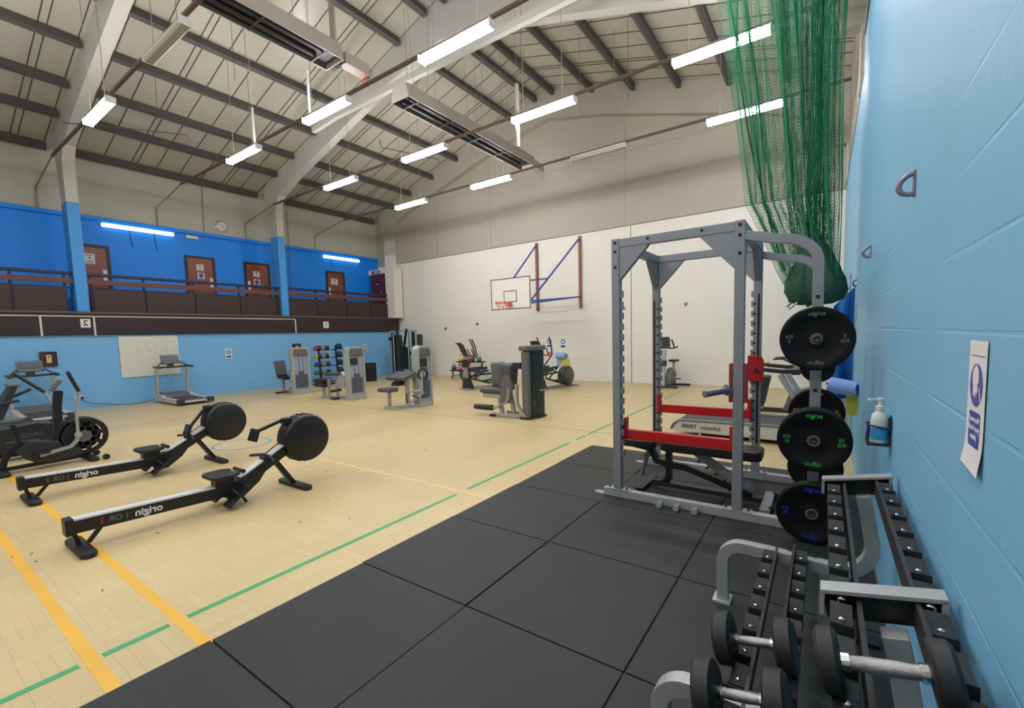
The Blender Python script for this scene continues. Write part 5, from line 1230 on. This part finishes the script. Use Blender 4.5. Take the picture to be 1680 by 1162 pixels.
# ------------------------------------------------------------------ cable station in the corner
t = thing('cable_station', 'dark blue functional cable station with two weight columns in the far corner', 'gym machine')
for s, x in ((0, -14.62), (1, -13.42)):
    MB().bar([(x, 12.45, .05), (x, 12.45, 1.86)], .10, .10).build('column', 'rail_steel', t, bevel=.01)
    MB().bar([(x+(.14 if s == 0 else -.14), 12.35, .05), (x+(.14 if s == 0 else -.14), 12.35, 1.84)], .03, .03).build('guide_rail', 'chrome', t)
    MB().bar([(x+(-.14 if s == 0 else .20), 12.40, .05), (x+(-.14 if s == 0 else .20), 12.40, 1.88)], .05, .05).build('outer_column', 'silver', t)
    MB().bb(x-.16, x+.16, 12.5, 12.8, .08, 1.75).build('weight_guard', 'teal_guard', t)
    MB().bb(x-.20, x+.20, 12.2, 12.9, 0, .06).build('foot', 'silver', t, bevel=.01)
    MB().box((x-.02, 12.35, 1.0 if s else 1.6), (.14, .12, .14)).build('pulley_carriage', 'black', t, bevel=.015)
    MB().bar([(-14.02+(.3 if s else -.3), 12.4, 1.98), (-14.02+(.06 if s else -.06), 12.4, 1.15)], .07, .07, (0, 1, 0)).build('centre_brace', 'black_metal', t)
MB().bar([(-14.78, 12.45, 1.90), (-13.2, 12.45, 1.90)], .06, .06).build('top_beam', 'silver', t)
MB().bar([(-14.25, 12.40, 1.44), (-13.8, 12.40, 1.44)], .04, .04).build('grip_bar', 'black', t)
MB().bb(-14.22, -13.82, 12.42, 12.52, .35, 1.25).build('centre_panel', 'black', t, bevel=.02)
MB().bar([(-14.7, 12.5, .05), (-13.3, 12.5, .05)], .08, .08).build('base_beam', 'silver', t)
# suspension straps hung at the left of it
tag(MB().tube([(-15.0, 12.2, 1.80), (-15.05, 12.15, 1.62), (-14.92, 12.15, 1.58), (-14.9, 12.2, 1.74)], .03, 8).build('hanging_strap', 'black'), 'black strap bundle hanging at the left of the cable station', 'strap') if 0 else None

# ------------------------------------------------------------------ storage racks with roll weights by the wall
def rollrack(label, x, y, group):
    t = thing('storage_tower', label, 'storage rack', (x, y, 0), 0, group)
    MB().bar([(0, 0, .03), (-.10, 0, 1.42)], .05, .05, (0, 1, 0)).build('pole', 'black_metal', t)
    MB().bb(-.12, .32, -.28, .28, 0, .05).build('base', 'black_metal', t, bevel=.01)
    for z in (.11, .40, .69, .98, 1.27):
        for s in (-.2, .2): MB().bar([(-.08, s, z), (.14, s, z-.02)], .02, .02).build('arm', 'black_metal', t)
        MB().bar([(-.07, -.24, z), (-.07, .24, z)], .02, .02).build('cross_bar', 'black_metal', t)
    return t
st1 = rollrack('black storage tower holding coloured roll weights against the blue wall', -14.95, 9.35, 'black storage towers')
dup(st1, None, (-14.95, 10.05, 0), 0, 'black storage tower holding balls behind the leg curl tower')
for z, c, cn in ((1.33, 'k_red', 'red-ended'), (1.04, 'k_yellow', 'yellow-ended'), (.75, 'k_blue', 'blue-ended'), (.46, 'k_green', 'green-ended'), (.18, 'k_red', 'lowest red-ended')):
    t = thing('roll_weight', cn + ' black roll weight lying across the storage tower', 'roll weight', (-14.83, 9.36, z), 0, 'roll weights on the storage tower')
    MB().rcyl((0, -.27, 0), (0, .27, 0), .085, 20, .1).build('roll', 'blackrub', t)
    for s in (-1, 1): MB().lathe([(.087, 0), (.087, .05), (.07, .055), (.04, .056), (.04, .03)], (0, s*.225, 0), (0, s, 0), 20, cap=False).build('end_ring', c, t)
    MB().lathe([(.0865, 0), (.0865, .16)], (0, -.08, 0), (0, 1, 0), 20, cap=False).build('printed_band', 'txt_grey', t)
for q, (z, c, cn) in enumerate(((1.34, 'rail_steel', 'topmost'), (1.05, 'rail_steel', 'second'), (.76, 'black', 'third'), (.47, 'black', 'fourth'), (.19, 'black', 'lowest'))):
    o = MB().ball((0, 0, 0), .115, 20).build('medicine_ball', c, loc=(-14.82, 10.05, z+.03)); tag(o, cn + ' dark medicine ball on the tower behind the leg curl machine', 'medicine ball', 'medicine balls on the storage tower')
t = thing('speaker_cabinet', 'black speaker cabinet standing on the floor below the small wall notice', 'speaker', (-14.3, 10.95, 0))
MB().bb(-.17, .17, -.2, .2, 0, .70).build('cabinet', 'black', t, bevel=.012); MB().bb(-.15, .15, -.206, -.2, .03, .67).build('front_grille', 'mach_dark', t)

# ------------------------------------------------------------------ kettlebell shelves
t = thing('kettlebell_shelf', 'low two-step black shelf holding kettlebells by the far wall', 'shelf', (-11.05, 12.95, 0))
MB().bb(-.62, .62, .02, .30, .62, .66).build('upper_shelf', 'black_metal', t, bevel=.006); MB().bb(-.72, .55, -.25, .05, .30, .34).build('lower_shelf', 'black_metal', t, bevel=.006)
for x in (-.62, -.15, .5):
    MB().bar([(x, -.22, 0), (x+.04, -.2, .30)], .05, .05).build('leg', 'mach_mid', t); MB().bar([(x, .28, 0), (x, .22, .62)], .05, .05).build('leg', 'mach_mid', t); MB().bar([(x+.03, -.2, .12), (x, .26, .12)], .04, .03).build('stretcher', 'mach_mid', t)
def kettle(lab, x, y, z, c, s=1.):
    t = thing('kettlebell', lab, 'kettlebell', (x, y, z), 0, 'kettlebells on the far wall shelves')
    MB().lathe([(0, 0), (.06*s, 0), (.095*s, .04*s), (.10*s, .09*s), (.08*s, .145*s), (.04*s, .18*s), (0, .185*s)], n=20).build('bell', c, t)
    MB().tube([(-.05*s, 0, .15*s), (-.065*s, 0, .21*s), (-.045*s, 0, .255*s), (.045*s, 0, .255*s), (.065*s, 0, .21*s), (.05*s, 0, .15*s)], .014*s, 8).build('handle', 'silver', t)
for lab, dx, c, up in (('yellow kettlebell, top shelf', -.45, 'k_yellow', 1), ('crimson kettlebell, top shelf beside the yellow one', -.12, 'k_red', 1), ('pink kettlebell behind the elliptical, top shelf', .10, 'k_pink', 1), ('green kettlebell, top shelf beside the trainer', .42, 'k_green', 1),
                       ('dark teal kettlebell at the outer end of the lower shelf', -.62, 'k_teal', 0), ('pink kettlebell, lower shelf', -.32, 'k_pink', 0), ('orange kettlebell, lower shelf', .06, 'k_orange', 0)):
    kettle(lab + ', far wall', -11.05+dx, 12.95+(.16 if up else -.10), .66 if up else .34, c, 1.0)
tag(MB().prism(rrect(-.20, .20, -.10, .10, .04), 'z', 0, .24).build('plastic_tub', 'k_clear', loc=(-10.30, 12.96, .0), bevel=.01), 'pale green plastic tub on the floor at the end of the kettlebell shelves', 'tub')

# ------------------------------------------------------------------ elliptical trainers; local +X = toward the drive wheel
def elliptical(label, x, y, rz_, group='grey elliptical trainers near the far wall'):
    t = thing('elliptical_trainer', label, 'elliptical trainer', (x, y, 0), rz_, group)
    # mast at the front (local x=0), drive wheel at the rear (x=1.25)
    MB().bar([(0, 0, .05), (1.45, 0, .05)], .09, .07).build('base_beam', 'mach', t, bevel=.01)
    MB().bb(-.12, -.02, -.30, .30, 0, .05).build('front_foot', 'mach', t, bevel=.01); MB().bb(1.42, 1.50, -.30, .30, 0, .05).build('rear_foot', 'mach', t, bevel=.01)
    MB().prism([(-.12, .04), (.22, .04), (.12, .30), (.06, .36), (-.10, .36)], 'y', -.10, .10).build('front_cover', 'mach_dark', t, bevel=.02)
    MB().bar([(0, 0, .34), (-.02, 0, 1.02)], .10, .08, (0, 1, 0)).build('mast', 'mach', t, bevel=.01)
    MB().box((-.04, 0, .80), (.16, .16, .24)).build('mast_collar', 'mach_dark', t, bevel=.03)
    o = MB().box((-.08, 0, 1.20), (.07, .34, .40), (0, -.45, 0)).build('console', 'mach_dark', t, bevel=.025)
    MB().box((-.045, 0, 1.22), (.006, .27, .24), (0, -.45, 0)).build('screen', 'screen', o)
    MB().box((-.22, 0, 1.40), (.12, .22, .05)).build('console_fan', 'mach_dark', o, bevel=.015)
    for s, dx in ((1, .10), (-1, -.04)):
        MB().tube([(.02, s*.22, .40), (.0+dx, s*.24, .74), (.30+dx, s*.26, 1.02), (.24+dx, s*.28, 1.30), (.14+dx, s*.29, 1.52)], .020, 10).build('moving_arm', 'black_metal', t)
        MB().tube([(.05, s*.12, 1.02), (.22, s*.16, 1.00), (.12, s*.17, 1.22)], .016, 8).build('fixed_grip', 'black', t)
        MB().bar([(.04, s*.20, .36), (.62, s*.20, .30+.12*s), (1.20, s*.16, .34+.10*s)], .05, .05, (0, 0, 1)).build('pedal_arm', 'mach_dark', t)
        MB().bar([(.0, s*.17, .60), (.62, s*.17, .64)], .05, .07, (0, 0, 1)).build('link_arm', 'mach_dark', t); MB().bar([(.60, s*.17, .62), (.16, s*.18, .30)], .03, .03).build('link_arm', 'mach_dark', t)
        MB().box((.62, s*.20, .38+.12*s), (.38, .15, .05), (0, -.12, 0)).build('foot_pedal', 'black', t, bevel=.015)
    MB().lathe([(.16, -.13), (.27, -.11), (.30, -.07), (.30, .07), (.27, .11), (.16, .13)], (1.22, 0, .33), (0, 1, 0), 40).build('drive_housing', 'mach_dark', t)
    for s in (-1, 1): MB().lathe([(.235, .105), (.235, .135), (.20, .14), (0, .142)], (1.22, 0, .33), (0, s, 0), 40).build('wheel_disc', 'mach_mid', t)
    return t
e1 = elliptical('grey elliptical trainer standing in front of the kettlebell shelves', -8.85, 10.28, 1.06)
dup(e1, None, (-6.67, 10.95, 0), 1.40, 'grey elliptical trainer with its round drive wheel showing beyond the dark tower')
# ------------------------------------------------------------------ upright bike seen through the rack
t = thing('upright_bike', 'grey upright exercise bike against the far wall, seen through the power rack', 'exercise bike', (-3.60, 13.05, 0))
MB().bb(-.30, .30, -.36, -.28, 0, .06).build('rear_foot', 'mach_dark', t, bevel=.01); MB().bb(-.2, .45, .42, .5, 0, .06).build('front_foot', 'mach_dark', t, bevel=.01)
MB().bar([(0, -.32, .07), (0, .46, .07)], .08, .06).build('base_beam', 'mach_dark', t)
MB().prism([(-.25, .08), (.30, .08), (.36, .35), (.20, .55), (-.05, .52), (-.22, .30)], 'x', -.08, .10).build('drive_cover', 'mach_mid', t, bevel=.03)
MB().lathe([(.10, 0), (.10, .02)], (-.10, .12, .26), (-1, 0, 0), 20).build('cover_disc', 'mach_white', t)
MB().bar([(-.10, -.30, .08), (-.10, -.30, .75), (-.06, -.30, 1.08)], .11, .09, (0, 1, 0)).build('mast', 'mach', t, bevel=.01); MB().box((-.10, -.30, .70), (.17, .16, .16)).build('mast_collar', 'mach_dark', t, bevel=.02)
MB().prism([(-.24, 1.15), (.10, 1.15), (.08, 1.42), (.05, 1.44), (-.26, 1.42)], 'y', -.36, -.28).build('console', 'brown_metal', t, bevel=.015)
MB().tube([(-.24, -.32, 1.13), (.16, -.32, 1.12), (.32, -.38, 1.16)], .02, 8).build('handlebar', 'black', t); MB().tube([(.22, -.34, 1.14), (.16, -.4, 1.36)], .022, 8).build('bar_end', 'black', t)
MB().bar([(.10, .02, .45), (.10, .04, .74)], .06, .06).build('seat_post', 'silver', t); MB().prism([(.0, -.16), (.20, -.16), (.24, .10), (-.04, .10)], 'z', .73, .79).build('saddle', 'black', t, bevel=.02)
MB().box((.24, 0, .24), (.12, .10, .03)).build('pedal', 'black', t, bevel=.008); MB().bar([(.14, 0, .30), (.2, 0, .24)], .02, .03).build('crank', 'silver', t)
MB().bb(.13, .17, -.02, .02, .10, .50).build('cover_trim', 'mach_white', t) if 0 else None

# ------------------------------------------------------------------ world + render look
wd = bpy.data.worlds.new('world'); bpy.context.scene.world = wd; wd.use_nodes = True
wd.node_tree.nodes['Background'].inputs[0].default_value = (.5, .53, .56, 1); wd.node_tree.nodes['Background'].inputs[1].default_value = .05
vs = bpy.context.scene.view_settings; vs.view_transform = 'Standard'; vs.look = 'None'; vs.gamma = 1; vs.exposure = EXPOSURE; vs.use_curve_mapping = False

# give every thing built in place an origin at its own base
bpy.context.view_layer.update()
for o in list(C.objects):
    if o.parent or o.type in ('CAMERA', 'LIGHT') or o.get('kind') == 'structure': continue
    if o.location.length > 1e-6: continue
    pts = []
    def walk(x):
        if x.type == 'MESH': pts.extend(x.matrix_world @ Vector(c) for c in x.bound_box)
        for ch in x.children: walk(ch)
    walk(o)
    if not pts: continue
    lo = [min(p[i] for p in pts) for i in range(3)]; hi = [max(p[i] for p in pts) for i in range(3)]
    base = Vector(((lo[0]+hi[0])/2, (lo[1]+hi[1])/2, lo[2]))
    if o.type == 'MESH': o.data.transform(Matrix.Translation(-base)); o.location = base
    else:
        o.location = base
        for ch in o.children: ch.location = ch.location - base
